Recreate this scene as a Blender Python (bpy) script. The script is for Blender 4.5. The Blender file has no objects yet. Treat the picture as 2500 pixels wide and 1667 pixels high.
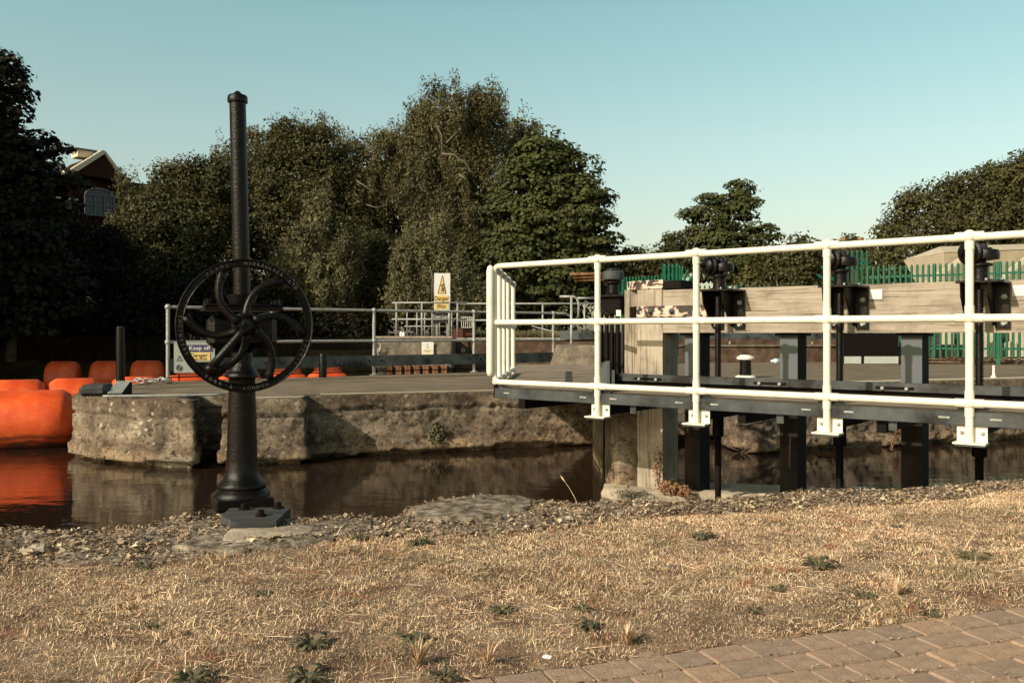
import bpy, math, random
import numpy as np
from mathutils import Vector, Matrix, noise as mnoise
random.seed(7); rng = np.random.default_rng(7)
R = math.radians
sc = bpy.context.scene
COL = sc.collection
# ------------------------------------------------------------------ camera, sky, sun, exposure
F, CX, HY, EYE = 2150.0, 1250.0, 812.0, 1.10
cam = bpy.data.objects.new('camera', bpy.data.cameras.new('camera')); COL.objects.link(cam)
cam.location = (0, 0, EYE); cam.rotation_euler = (R(90), 0, 0)
cam.data.sensor_width = 36; cam.data.lens = F / 2500 * 36
cam.data.shift_y = -21.5 / 2500; cam.data.clip_start = .05; cam.data.clip_end = 3000
sc.camera = cam
ELEV = 30.8
LDIR = Vector((.748 * math.cos(R(ELEV)), .663 * math.cos(R(ELEV)), -math.sin(R(ELEV)))).normalized()
w = bpy.data.worlds.new("World"); sc.world = w; w.use_nodes = True
nt = w.node_tree; bgn = nt.nodes['Background']
sky = nt.nodes.new('ShaderNodeTexSky'); sky.sky_type = 'NISHITA'; sky.sun_disc = False
sky.sun_elevation = R(ELEV); sky.sun_rotation = math.atan2(-LDIR.x, -LDIR.y)
sky.air_density = 1.0; sky.dust_density = 2.2; sky.ozone_density = .6
tint = nt.nodes.new('ShaderNodeMix'); tint.data_type = 'RGBA'; tint.blend_type = 'MULTIPLY'
tint.inputs[0].default_value = 1
tcw = nt.nodes.new('ShaderNodeTexCoord'); sxw = nt.nodes.new('ShaderNodeSeparateXYZ'); rw = nt.nodes.new('ShaderNodeValToRGB')
nt.links.new(tcw.outputs['Generated'], sxw.inputs[0]); nt.links.new(sxw.outputs[2], rw.inputs[0])
for i_, (p_, c_) in enumerate(((0, (1.28, 1.12, .90)), (.09, (1.34, 1.18, .92)), (.2, (1.40, 1.36, .98)), (.34, (1.30, 1.50, 1.03)), (.5, (.80, .90, .64)), (.72, (.40, .44, .34)), (1, (.28, .32, .26)))):
    e_ = rw.color_ramp.elements[i_] if i_ < 2 else rw.color_ramp.elements.new(p_)
    e_.position = p_; e_.color = (*c_, 1)
nt.links.new(rw.outputs[0], tint.inputs[7])
nt.links.new(sky.outputs[0], tint.inputs[6]); nt.links.new(tint.outputs[2], bgn.inputs[0])
bgn.inputs[1].default_value = .147
sl = bpy.data.lights.new('sun', 'SUN'); sl.energy = 5.0; sl.angle = R(.5); sl.color = (1, .885, .735)
so = bpy.data.objects.new('sun', sl); COL.objects.link(so); so.location = (-10, -10, 12)
so.rotation_euler = LDIR.to_track_quat('-Z', 'Y').to_euler()
sc.view_settings.view_transform = 'Standard'; sc.view_settings.look = 'None'
sc.view_settings.exposure = 0; sc.view_settings.gamma = 1
sc.render.engine = 'CYCLES'

# ------------------------------------------------------------------ helpers
def P(px, py, Y): return Vector(((px - CX) / F * Y, Y, EYE - (py - HY) / F * Y))
def G(px, py, Z):
    Y = (EYE - Z) * F / (py - HY); return Vector(((px - CX) / F * Y, Y, Z))
E = Vector((.782, -.623, 0)).normalized(); N = Vector((-E.y, E.x, 0)); P1 = Vector((.812, 8.35, 0))
RG = math.atan2(E.y, E.x)                       # gate frame: local x along the railing, local y away from the camera
def T(px, o):
    b = P1 + N * o; r = (px - CX) / F
    return (r * b.y - b.x) / (E.x - r * E.y)
def GW(t, o, z=0): v = P1 + E * t + N * o; return Vector((v.x, v.y, z))
U = Vector((.941, .339, 0)).normalized(); RU = math.atan2(U.y, U.x)

def tag(o, label=None, cat=None, group=None, kind=None):
    if label: o['label'] = label
    if cat: o['category'] = cat
    if group: o['group'] = group
    if kind: o['kind'] = kind
    return o
def thing(name, label, cat, loc=(0, 0, 0), rz=0, group=None):
    o = bpy.data.objects.new(name, None); COL.objects.link(o); o.empty_display_size = .2
    o.location = loc; o.rotation_euler = (0, 0, rz); return tag(o, label, cat, group)
def copy_tree(o, parent=None):
    c = o.copy(); COL.objects.link(c); c.parent = parent
    for ch in list(o.children): copy_tree(ch, c)
    return c

class MB:
    def __init__(s): s.v = []; s.f = []
    def add(s, vs, fs):
        b = len(s.v); s.v += [tuple(x) for x in vs]; s.f += [tuple(i + b for i in f) for f in fs]; return s
    def box(s, c, d, rot=None, bev=0):
        x, y, z = d[0] / 2, d[1] / 2, d[2] / 2; m = rot or Matrix.Identity(3); c = Vector(c)
        if bev:
            vs = []
            for sz in (-1, 1):
                for (i, j) in ((x - bev, y), (x, y - bev), (x, -y + bev), (x - bev, -y), (-x + bev, -y), (-x, -y + bev), (-x, y - bev), (-x + bev, y)):
                    vs.append(c + m @ Vector((i, j, sz * (z - bev))))
            for (i, j) in ((x - bev, y - bev), (x - bev, -y + bev), (-x + bev, -y + bev), (-x + bev, y - bev)):
                vs.append(c + m @ Vector((i, j, z)))
            for (i, j) in ((x - bev, y - bev), (x - bev, -y + bev), (-x + bev, -y + bev), (-x + bev, y - bev)):
                vs.append(c + m @ Vector((i, j, -z)))
            fs = [(k, k + 8, (k + 1) % 8 + 8, (k + 1) % 8) for k in range(8)]
            fs += [(19, 18, 17, 16), (20, 21, 22, 23)]
            t = [16, 16, 17, 17, 18, 18, 19, 19]
            t = [16, 16, 17, 17, 18, 18, 19, 19]
            for k in range(8):
                a, b_ = 8 + k, 8 + (k + 1) % 8
                ta, tb = t[k], t[(k + 1) % 8]
                if ta == tb: fs.append((a, ta, b_))
                else: fs.append((a, ta, tb, b_))
                a, b_ = k, (k + 1) % 8; ta += 4; tb += 4
                if ta == tb: fs.append((a, b_, ta))
                else: fs.append((a, b_, tb, ta))
            return s.add(vs, fs)
        vs = [c + m @ Vector((i * x, j * y, k * z)) for i in (-1, 1) for j in (-1, 1) for k in (-1, 1)]
        return s.add(vs, [(0, 1, 3, 2), (4, 6, 7, 5), (0, 4, 5, 1), (2, 3, 7, 6), (0, 2, 6, 4), (1, 5, 7, 3)])
    def tube(s, pts, r, n=10, cap=True, closed=False):
        pts = [Vector(p) for p in pts]; m = len(pts)
        rs = r if isinstance(r, (list, tuple)) else [r] * m
        ref = None; rings = []
        for i, p in enumerate(pts):
            if closed: t = pts[(i + 1) % m] - pts[i - 1]
            else: t = pts[min(i + 1, m - 1)] - pts[max(i - 1, 0)]
            t.normalize()
            if ref is None: ref = t.orthogonal()
            ref = (ref - t * ref.dot(t)); ref.normalize(); b = t.cross(ref)
            rings.append([p + (ref * math.cos(2 * math.pi * k / n) + b * math.sin(2 * math.pi * k / n)) * rs[i] for k in range(n)])
        vs = [v for rg in rings for v in rg]; fs = []
        for i in range(m if closed else m - 1):
            a, b_ = i * n, ((i + 1) % m) * n
            for k in range(n): fs.append((a + k, a + (k + 1) % n, b_ + (k + 1) % n, b_ + k))
        if cap and not closed: fs += [tuple(range(n - 1, -1, -1)), tuple(range((m - 1) * n, m * n))]
        return s.add(vs, fs)
    def lathe(s, prof, c=(0, 0, 0), n=24, rot=None):
        m = rot or Matrix.Identity(3); c = Vector(c)
        vs = [c + m @ Vector((r * math.cos(2 * math.pi * k / n), r * math.sin(2 * math.pi * k / n), z)) for (r, z) in prof for k in range(n)]
        fs = [(i * n + k, i * n + (k + 1) % n, (i + 1) * n + (k + 1) % n, (i + 1) * n + k) for i in range(len(prof) - 1) for k in range(n)]
        fs += [tuple(range(n - 1, -1, -1)), tuple(range((len(prof) - 1) * n, len(prof) * n))]
        return s.add(vs, fs)
    def prism(s, poly, z0, z1):
        n = len(poly)
        a = sum(poly[i][0] * poly[(i + 1) % n][1] - poly[(i + 1) % n][0] * poly[i][1] for i in range(n))
        if a < 0: poly = poly[::-1]
        vs = [(p[0], p[1], z0) for p in poly] + [(p[0], p[1], z1) for p in poly]
        return s.add(vs, [tuple(range(n - 1, -1, -1)), tuple(range(n, 2 * n))] + [(i, (i + 1) % n, (i + 1) % n + n, i + n) for i in range(n)])
    def prism3(s, poly, d):
        poly = [Vector(p) for p in poly]; d = Vector(d); n = len(poly)
        return s.add(poly + [p + d for p in poly], [tuple(range(n)), tuple(range(2 * n - 1, n - 1, -1))] + [(i, i + n, (i + 1) % n + n, (i + 1) % n) for i in range(n)])
    def ball(s, c, r, n=12, sc3=(1, 1, 1)):
        pr = [(max(math.sin(math.pi * i / (n // 2 + 1)), 1e-3) * r, -math.cos(math.pi * i / (n // 2 + 1)) * r) for i in range(n // 2 + 2)]
        return s.lathe(pr, c, n, Matrix.Diagonal(sc3))
    def build(s, name, mat, parent=None, smooth=False, loc=None, rz=0, auto=None):
        me = bpy.data.meshes.new(name); me.from_pydata(s.v, [], s.f); me.update()
        import bmesh
        bm = bmesh.new(); bm.from_mesh(me); bmesh.ops.recalc_face_normals(bm, faces=bm.faces)
        if smooth and auto:
            for e in bm.edges:
                if len(e.link_faces) == 2 and e.calc_face_angle(0) > auto: e.smooth = False
        if smooth:
            for f in bm.faces: f.smooth = True
        bm.to_mesh(me); bm.free()
        if mat: me.materials.append(mat)
        o = bpy.data.objects.new(name, me); COL.objects.link(o)
        if parent: o.parent = parent
        if loc is not None: o.location = loc
        if rz: o.rotation_euler = (0, 0, rz)
        return o
def bigmesh(name, verts, k, mat, parent=None, smooth=False):
    """verts: (n*k,3) array, faces of k consecutive verts"""
    n = len(verts) // k; me = bpy.data.meshes.new(name)
    me.vertices.add(n * k); me.vertices.foreach_set('co', verts.astype(np.float32).ravel())
    me.loops.add(n * k); me.loops.foreach_set('vertex_index', np.arange(n * k, dtype=np.int32))
    me.polygons.add(n); me.polygons.foreach_set('loop_start', np.arange(0, n * k, k, dtype=np.int32))
    me.update(calc_edges=True); me.validate()
    if mat: me.materials.append(mat)
    o = bpy.data.objects.new(name, me); COL.objects.link(o)
    if parent: o.parent = parent
    return o
def gridmesh(name, V, mat, parent=None, smooth=True):
    """V: array (a,b,3)"""
    a, b, _ = V.shape; idx = np.arange(a * b).reshape(a, b)
    f = np.stack([idx[:-1, :-1], idx[1:, :-1], idx[1:, 1:], idx[:-1, 1:]], -1).reshape(-1, 4)
    me = bpy.data.meshes.new(name); me.from_pydata(V.reshape(-1, 3).tolist(), [], f.tolist())
    if smooth: me.polygons.foreach_set('use_smooth', [True] * len(me.polygons))
    me.materials.append(mat); me.update()
    o = bpy.data.objects.new(name, me); COL.objects.link(o)
    if parent: o.parent = parent
    return o
def fbm(x, y, z=0, o=4): return mnoise.fractal(Vector((x, y, z)), 1.0, 2.1, o)

# ------------------------------------------------------------------ materials
def base_mat(name):
    m = bpy.data.materials.new(name); m.use_nodes = True; t = m.node_tree
    return m, t, t.nodes['Principled BSDF']
def node(t, k, **kw):
    n = t.nodes.new(k)
    for a, b in kw.items(): setattr(n, a, b)
    return n
def ramp(t, fac, cols, pos=None, interp='LINEAR'):
    r = node(t, 'ShaderNodeValToRGB'); r.color_ramp.interpolation = interp; e = r.color_ramp.elements
    pos = pos or [i / (len(cols) - 1) for i in range(len(cols))]
    while len(e) < len(cols): e.new(.5)
    for i, c in enumerate(cols):
        e[i].position = pos[i]; e[i].color = (*c, 1) if len(c) == 3 else c
    t.links.new(fac, r.inputs[0]); return r.outputs[0]
def noisen(t, vec, scale, detail=4, rough=.6, dist=0):
    n = node(t, 'ShaderNodeTexNoise'); n.inputs['Scale'].default_value = scale; n.inputs['Detail'].default_value = detail
    n.inputs['Roughness'].default_value = rough; n.inputs['Distortion'].default_value = dist
    t.links.new(vec, n.inputs['Vector']); return n.outputs[0]
def mapping(t, vec, scale=(1, 1, 1)):
    m = node(t, 'ShaderNodeMapping'); m.inputs['Scale'].default_value = scale; t.links.new(vec, m.inputs[0]); return m.outputs[0]
def mixc(t, fac, a, b, mode='MIX'):
    m = node(t, 'ShaderNodeMix'); m.data_type = 'RGBA'; m.blend_type = mode
    for s, i in ((fac, 0), (a, 6), (b, 7)):
        if isinstance(s, (int, float)): m.inputs[i].default_value = s
        elif isinstance(s, tuple): m.inputs[i].default_value = (*s, 1)
        else: t.links.new(s, m.inputs[i])
    return m.outputs[2]
def bumpn(t, b, h, strength=.5, dist=.01):
    n = node(t, 'ShaderNodeBump'); n.inputs['Strength'].default_value = strength; n.inputs['Distance'].default_value = dist
    t.links.new(h, n.inputs['Height']); t.links.new(n.outputs[0], b.inputs['Normal'])
def simple(name, cols, scale=6, rough=.7, bump=.3, bscale=40, bdist=.004, metal=0, st=(1, 1, 1), spec=.5, pos=None, fine=.25, vec='Object', detail=5):
    m, t, b = base_mat(name); tc = node(t, 'ShaderNodeTexCoord').outputs[vec]
    v = mapping(t, tc, st)
    c = ramp(t, noisen(t, v, scale, detail, .62), cols, pos or [.3 + .4 * i / max(len(cols) - 1, 1) for i in range(len(cols))])
    f = noisen(t, v, bscale, 5, .7)
    c = mixc(t, fine, c, ramp(t, f, [(.2, .2, .2), (1, 1, 1), (1.0, 1.0, 1.0)], [.3, .55, .8]), 'MULTIPLY')
    t.links.new(c, b.inputs['Base Color']); b.inputs['Roughness'].default_value = rough
    b.inputs['Metallic'].default_value = metal; b.inputs['Specular IOR Level'].default_value = spec if rough < .6 and spec != .5 else (.3 if rough <= .5 else .12)
    if bump: bumpn(t, b, f, bump, bdist)
    return m
def leafmat(name, cols, trans=.25, rough=.55, hue_noise=.35):
    m, t, b = base_mat(name); g = node(t, 'ShaderNodeNewGeometry')
    c = ramp(t, g.outputs['Random Per Island'], cols)
    n = noisen(t, g.outputs['Position'], hue_noise, 3)
    c = mixc(t, .55, c, ramp(t, n, [(.45, .42, .40), (1, 1, .95), (1.45, 1.35, 1.0)], [.3, .5, .7]), 'MULTIPLY')
    t.links.new(c, b.inputs['Base Color']); b.inputs['Roughness'].default_value = rough
    b.inputs['Specular IOR Level'].default_value = .15
    if trans:
        tr = node(t, 'ShaderNodeBsdfTranslucent'); t.links.new(c, tr.inputs[0]); mx = node(t, 'ShaderNodeMixShader')
        mx.inputs[0].default_value = trans; t.links.new(b.outputs[0], mx.inputs[1]); t.links.new(tr.outputs[0], mx.inputs[2])
        t.links.new(mx.outputs[0], t.nodes['Material Output'].inputs[0])
    return m

BLACK = simple('black_paint', [(.003, .0022, .002), (.009, .007, .006)], 14, .25, .9, 55, .004, fine=.1, spec=.2)
BLACK_GLINT = simple('glint_black_paint', [(.06, .052, .045), (.20, .18, .16)], 60, .3, .3, 90, .001)  # paler black that paints in the light caught by the wheel letters
BLACKM = simple('black_dull', [(.004, .0022, .0018), (.008, .005, .004)], 10, .7, .5, 60, .003, fine=.2)
def mk_white():
    m, t, b = base_mat('white_paint'); g = node(t, 'ShaderNodeNewGeometry'); pos = g.outputs['Position']
    c = ramp(t, noisen(t, pos, 7, 5, .7), [(.60, .545, .44), (.74, .69, .575), (.77, .72, .61)], [.3, .42, .7])
    k = ramp(t, noisen(t, pos, 55, 6, .75), [(1, 1, 1), (0, 0, 0)], [.27, .31]); k2 = ramp(t, noisen(t, pos, 4, 3, .6), [(0, 0, 0), (1, 1, 1)], [.5, .6])
    c = mixc(t, mixc(t, 1, k, k2, 'MULTIPLY'), c, (.22, .13, .08))
    t.links.new(c, b.inputs['Base Color']); b.inputs['Roughness'].default_value = .4; b.inputs['Specular IOR Level'].default_value = .35
    bumpn(t, b, noisen(t, pos, 60, 4), .25, .0015); return m
WHITE = mk_white()
GALV = simple('galvanised', [(.20, .20, .19), (.34, .34, .32), (.42, .41, .38)], 18, .5, .2, 60, .001, metal=.25, fine=.15)
GREENP = simple('green_paint', [(.006, .085, .046), (.009, .115, .064)], 5, .45, .1, 40, .001, fine=.1)
GREEND = simple('green_paint_dark', [(.006, .06, .035), (.01, .09, .055)], 5, .5, .1, 40, .001, fine=.1)
RUST = simple('rusty_steel', [(.06, .025, .015), (.17, .075, .035), (.27, .18, .11)], 5, .85, .5, 30, st=(3, 3, .5))
ORANGE_PIPE = None
def mk_orange():
    m, t, b = base_mat('orange_plastic'); tc = node(t, 'ShaderNodeTexCoord').outputs['Object']; g = node(t, 'ShaderNodeNewGeometry')
    c = ramp(t, noisen(t, mapping(t, tc, (1, 1, 1)), 3.0, 5, .65), [(.52, .055, .008), (.72, .085, .012), (.80, .15, .03)], [.3, .5, .72])
    sp = ramp(t, noisen(t, tc, 16, 4, .6), [(0, 0, 0), (0, 0, 0), (1, 1, 1)], [0, .62, .75])
    c = mixc(t, sp, c, (.75, .28, .12))
    sx = node(t, 'ShaderNodeSeparateXYZ'); t.links.new(g.outputs['Position'], sx.inputs[0])
    ad = node(t, 'ShaderNodeMath', operation='MULTIPLY_ADD'); t.links.new(noisen(t, mapping(t, g.outputs['Position'], (1, 1, 3)), 2.2, 5, .7), ad.inputs[0])
    ad.inputs[1].default_value = .34; t.links.new(sx.outputs[2], ad.inputs[2])
    k = ramp(t, ad.outputs[0], [(1, 1, 1), (1, 1, 1), (0, 0, 0), (.5, .5, .5), (0, 0, 0)], [0, .02, .06, .1, .15]) if False else None
    mr = node(t, 'ShaderNodeMapRange'); t.links.new(ad.outputs[0], mr.inputs[0])
    mr.inputs[1].default_value = -.50; mr.inputs[2].default_value = .15
    c = mixc(t, ramp(t, mr.outputs[0], [(.97,) * 3, (.9,) * 3, (.15,) * 3, (.8,) * 3, (.05,) * 3, (0, 0, 0)], [0, .12, .25, .33, .42, .6]), c, (.03, .014, .008))
    t.links.new(c, b.inputs['Base Color']); b.inputs['Roughness'].default_value = .5
    bumpn(t, b, noisen(t, tc, 30, 4), .15, .004); return m
ORANGE = mk_orange()
STEELG = simple('grey_steel', [(.008, .007, .007), (.040, .045, .046), (.075, .083, .084)], 2.6, .5, .15, 50, .001, pos=[.36, .46, .62], fine=.15, detail=7)
STEELG2 = simple('grey_steel_plate', [(.085, .098, .102), (.11, .122, .128)], 3, .5, .1, 50, .001, fine=.12)
STEEL_SHADE = simple('shaded_steel', [(.008, .006, .005), (.02, .015, .012), (.035, .028, .022)], 5, .7, .3, 30)  # the posts' grey steel, darkened for the shade under the deck
DECKM = simple('deck_board', [(.20, .155, .115), (.27, .215, .165), (.33, .26, .19)], 3, .85, .5, 90, .002, fine=.4)
MOSSD = simple('deck_debris', [(.30, .16, .09), (.42, .27, .17)], 9, .9, .6, 80)
PAV = [simple('paver_a', [(.36, .24, .17), (.48, .34, .25)], 2.2, .9, .8, 16, .010, fine=.35, detail=9),
       simple('paver_b', [(.30, .215, .16), (.41, .30, .225)], 2.2, .9, .8, 16, .010, fine=.35, detail=9),
       simple('paver_c', [(.40, .26, .175), (.52, .36, .25)], 2.2, .9, .8, 16, .010, fine=.35, detail=9)]
SAND = simple('joint_sand', [(.06, .04, .025), (.17, .11, .07)], 14, .95, .6, 60)
SOIL = simple('dry_soil', [(.14, .075, .04), (.26, .16, .09), (.33, .22, .13)], 5, .95, .8, 45, .01)
PIERTOP = simple('pier_top', [(.13, .102, .072), (.20, .16, .115), (.29, .235, .17)], 2.2, .95, .8, 26, .012, fine=.6, st=(1, 2.2, 1))
BRICK = simple('brown_wall', [(.055, .032, .022), (.10, .065, .045), (.16, .11, .08)], 4, .95, .6, 30, .01)
CONC = simple('weathered_concrete', [(.10, .08, .06), (.20, .165, .125), (.33, .28, .21)], 4, .95, .8, 35, .012, fine=.5)
ROUGHC = simple('broken_concrete', [(.05, .04, .032), (.20, .16, .12), (.36, .295, .225), (.54, .45, .35)], 11, .95, 1.0, 50, .015, fine=.6, pos=[.34, .47, .57, .7], detail=9)
CONCL = simple('pale_concrete', [(.26, .21, .15), (.40, .33, .25), (.48, .41, .31)], 5, .95, .8, 35, .01, fine=.45)
PALE = simple('worn_pale_edge', [(.26, .20, .14), (.42, .35, .25), (.60, .50, .37)], 5, .95, .4, 30, st=(1, 4, 1))
SHED = simple('hopper_concrete', [(.50, .42, .30), (.62, .53, .39)], 2.5, .9, .3, 20, fine=.25)
def mk_wood(name, axis, cols, q=14):
    m, t, b = base_mat(name); tc = node(t, 'ShaderNodeTexCoord').outputs['Object']
    s = [q, q, q]; s[axis] = 1.0
    v = mapping(t, tc, tuple(s)); c = ramp(t, noisen(t, v, 2.2, 7, .68, .5), cols, [.32, .5, .66])
    s2 = [q * 1.7] * 3; s2[axis] = .8
    cr = ramp(t, noisen(t, mapping(t, tc, tuple(s2)), 1.4, 3, .5, .9), [(0, 0, 0), (1, 1, 1)], [.38, .42])
    c = mixc(t, .6, c, mixc(t, cr, (.10, .07, .05), (1, 1, 1)), 'MULTIPLY')
    c = mixc(t, 1, c, ramp(t, noisen(t, tc, 3.5, 5, .7), [(.72, .70, .68), (1.08, 1.06, 1.04)], [.36, .56]), 'MULTIPLY')
    t.links.new(c, b.inputs['Base Color']); b.inputs['Roughness'].default_value = .85
    bumpn(t, b, cr, .4, .006); return m
WOODX = mk_wood('weathered_oak_beam', 0, [(.26, .21, .165), (.33, .28, .22), (.38, .33, .265)], 30)
WOODZ = mk_wood('weathered_oak_post', 2, [(.28, .23, .175), (.37, .315, .245), (.42, .36, .285)], 24)
WOODD = mk_wood('tarred_wood', 0, [(.012, .012, .012), (.035, .037, .037), (.065, .07, .07)])
WOODB = mk_wood('brown_wood', 0, [(.10, .06, .04), (.18, .11, .07), (.25, .16, .10)])
def mk_peel():
    m, t, b = base_mat('peeling_paint'); tc = node(t, 'ShaderNodeTexCoord').outputs['Object']
    f = noisen(t, mapping(t, tc, (.7, .7, 1)), 12, 6, .6, .6)
    c = ramp(t, f, [(.02, .015, .012), (.03, .02, .015), (.30, .12, .06), (.50, .44, .35), (.56, .50, .41)], [.3, .49, .505, .53, .8])
    t.links.new(c, b.inputs['Base Color']); b.inputs['Roughness'].default_value = .6
    bumpn(t, b, f, .3, .004); return m
PEEL = mk_peel()
def mk_wall():
    m, t, b = base_mat('quay_wall'); g = node(t, 'ShaderNodeNewGeometry'); pos = g.outputs['Position']
    sx = node(t, 'ShaderNodeSeparateXYZ'); t.links.new(pos, sx.inputs[0])
    c = ramp(t, noisen(t, pos, 2.4, 7, .72), [(.06, .046, .036), (.14, .115, .09), (.25, .21, .165), (.42, .355, .275)], [.30, .43, .54, .68])
    zz = node(t, 'ShaderNodeMath', operation='MULTIPLY_ADD'); t.links.new(noisen(t, pos, 3, 5, .65), zz.inputs[0]); zz.inputs[1].default_value = .30; t.links.new(sx.outputs[2], zz.inputs[2])
    mr = node(t, 'ShaderNodeMapRange'); t.links.new(zz.outputs[0], mr.inputs[0]); mr.inputs[1].default_value = -.55; mr.inputs[2].default_value = .45
    band = ramp(t, mr.outputs[0], [(.22, .14, .10), (.28, .18, .12), (1.9, 1.6, 1.25), (1.6, 1.35, 1.05), (.75, .62, .52), (1.2, 1.1, 1.0), (1.1, 1.05, .95), (.62, .52, .45)],
                [0, .04, .09, .19, .27, .42, .62, .85])
    c = mixc(t, .85, c, band, 'MULTIPLY')
    vo = node(t, 'ShaderNodeTexVoronoi'); vo.inputs['Scale'].default_value = 7.5; t.links.new(mixc(t, .06, pos, noisen(t, pos, 8, 3), 'ADD'), vo.inputs['Vector'])
    vd = node(t, 'ShaderNodeMath', operation='MULTIPLY_ADD'); t.links.new(noisen(t, pos, 14, 5, .7), vd.inputs[0]); vd.inputs[1].default_value = .55; t.links.new(vo.outputs['Distance'], vd.inputs[2])
    sp = ramp(t, vd.outputs[0], [(1, 1, 1), (1, 1, 1), (0, 0, 0)], [0, .46, .50])
    ma = ramp(t, noisen(t, pos, 1.1, 3), [(0, 0, 0), (1, 1, 1)], [.44, .52])
    lx = node(t, 'ShaderNodeMapRange'); t.links.new(sx.outputs[0], lx.inputs[0]); lx.inputs[1].default_value = -1.0; lx.inputs[2].default_value = -4.5; lx.inputs[3].default_value = .25; lx.inputs[4].default_value = 1
    k = mixc(t, 1, mixc(t, 1, sp, ma, 'MULTIPLY'), lx.outputs[0], 'MULTIPLY')
    c = mixc(t, k, c, (.55, .50, .40))
    pl = ramp(t, noisen(t, mapping(t, pos, (1, 1, 1.6)), 1.7, 5, .6), [(0, 0, 0), (1, 1, 1)], [.58, .62])
    c = mixc(t, mixc(t, 1, pl, lx.outputs[0], 'MULTIPLY'), c, (.34, .29, .215))
    pz = node(t, 'ShaderNodeMapRange'); t.links.new(sx.outputs[2], pz.inputs[0]); pz.inputs[1].default_value = .05; pz.inputs[2].default_value = -.1; pz.inputs[3].default_value = .35; pz.inputs[4].default_value = 1
    pit = ramp(t, noisen(t, mapping(t, pos, (1, 1, 1.5)), 13, 6, .75, .6), [(1, 1, 1), (0, 0, 0)], [.40, .455])
    c = mixc(t, mixc(t, 1, mixc(t, 1, pit, pz.outputs[0], 'MULTIPLY'), (.85, .85, .85), 'MULTIPLY'), c, (.028, .018, .012))
    pl2 = ramp(t, noisen(t, pos, 9, 7, .8, .4), [(0, 0, 0), (1, 1, 1)], [.56, .62])
    c = mixc(t, mixc(t, 1, pl2, (.6, .6, .6), 'MULTIPLY'), c, (.42, .345, .26))
    f = noisen(t, pos, 19, 8, .8)
    c = mixc(t, .6, c, ramp(t, f, [(.25, .22, .2), (1, 1, 1), (1.3, 1.25, 1.2)], [.36, .5, .66]), 'MULTIPLY')
    t.links.new(c, b.inputs['Base Color']); b.inputs['Roughness'].default_value = .95
    b.inputs['Specular IOR Level'].default_value = .15
    bumpn(t, b, f, 1.0, .045); return m
WALL = mk_wall()
def mk_water():
    m, t, b = base_mat('river_water'); g = node(t, 'ShaderNodeNewGeometry'); pos = g.outputs['Position']
    b.inputs['Base Color'].default_value = (.020, .011, .007, 1); b.inputs['Roughness'].default_value = .035
    b.inputs['IOR'].default_value = 1.35
    h1 = noisen(t, mapping(t, pos, (.8, 1.5, 1)), 3.0, 3, .5, .3); h2 = noisen(t, mapping(t, pos, (.6, 2.2, 1)), 9, 3, .55)
    mx = node(t, 'ShaderNodeMath', operation='MULTIPLY_ADD'); t.links.new(h2, mx.inputs[0]); mx.inputs[1].default_value = .16; t.links.new(h1, mx.inputs[2])
    ms = node(t, 'ShaderNodeMath', operation='MULTIPLY'); t.links.new(mx.outputs[0], ms.inputs[0])
    t.links.new(ramp(t, noisen(t, pos, .22, 2), [(.25,) * 3, (1, 1, 1)], [.4, .62]), ms.inputs[1])
    bumpn(t, b, ms.outputs[0], .15, .04); return m
WATER = mk_water()
def flat(name, c, rough=.6):
    m, t, b = base_mat(name); b.inputs['Base Color'].default_value = (*c, 1); b.inputs['Roughness'].default_value = rough
    n = noisen(t, node(t, 'ShaderNodeTexCoord').outputs['Object'], 12, 4)
    t.links.new(mixc(t, .35, c, ramp(t, n, [(.6,) * 3, (1,) * 3], [.3, .6]), 'MULTIPLY'), b.inputs['Base Color']); return m
SIGNW = flat('sign_white', (.72, .70, .64)); SIGNY = flat('sign_yellow', (.72, .50, .17)); INK = flat('sign_black', (.01, .008, .008))
SIGNF = flat('faded_sign', (.30, .32, .29)); SIGNB = flat('sign_blue', (.045, .035, .10)); RED = flat('red_print', (.5, .03, .02)); GLASS = flat('window_glass', (.015, .02, .03), .25)
BRICKR = simple('red_brick', [(.028, .011, .008), (.05, .019, .013)], 2, .9, .2, 12); SLATE = simple('slate_roof', [(.08, .08, .085), (.13, .125, .125)], 3, .8, .3, 14)
STONE = flat('pale_stone', (.62, .53, .40)); WFRAME = flat('window_frame', (.10, .10, .115)); BARK = simple('bark', [(.07, .05, .035), (.14, .11, .08)], 6, .9, .6, 25)
BARKP = simple('pale_bark', [(.13, .105, .08), (.20, .165, .125)], 6, .9, .4, 25)
ROOFT = simple('brown_tiles', [(.20, .15, .11), (.28, .22, .16)], 2, .9, .4, 9)
LGREY = flat('pale_grey_board', (.42, .44, .40)); BLUE = flat('blue_label', (.05, .15, .45)); BOTW = flat('bottle_white', (.75, .75, .75))
L_SYC = leafmat('sycamore_leaf', [(.042, .048, .017), (.07, .08, .028), (.10, .108, .040), (.058, .062, .022)])
L_WIL = leafmat('willow_leaf', [(.075, .068, .030), (.12, .108, .050), (.165, .15, .075), (.09, .08, .038)])
L_MIX = leafmat('hedge_leaf', [(.050, .047, .019), (.080, .078, .031), (.115, .108, .047), (.06, .052, .022)])
L_SHADE = leafmat('shade_leaf', [(.010, .008, .004), (.018, .016, .007), (.028, .024, .011)], .1)  # shade on the left bank is darkened into this leaf colour
L_SUN = leafmat('sunlit_leaf', [(.11, .105, .05), (.17, .16, .08), (.22, .205, .105), (.13, .12, .06)])  # brighter willow leaf with sunlight put into its colour
L_RUST = leafmat('dead_leaf', [(.18, .075, .035), (.30, .15, .07), (.40, .26, .14)], .2)
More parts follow.
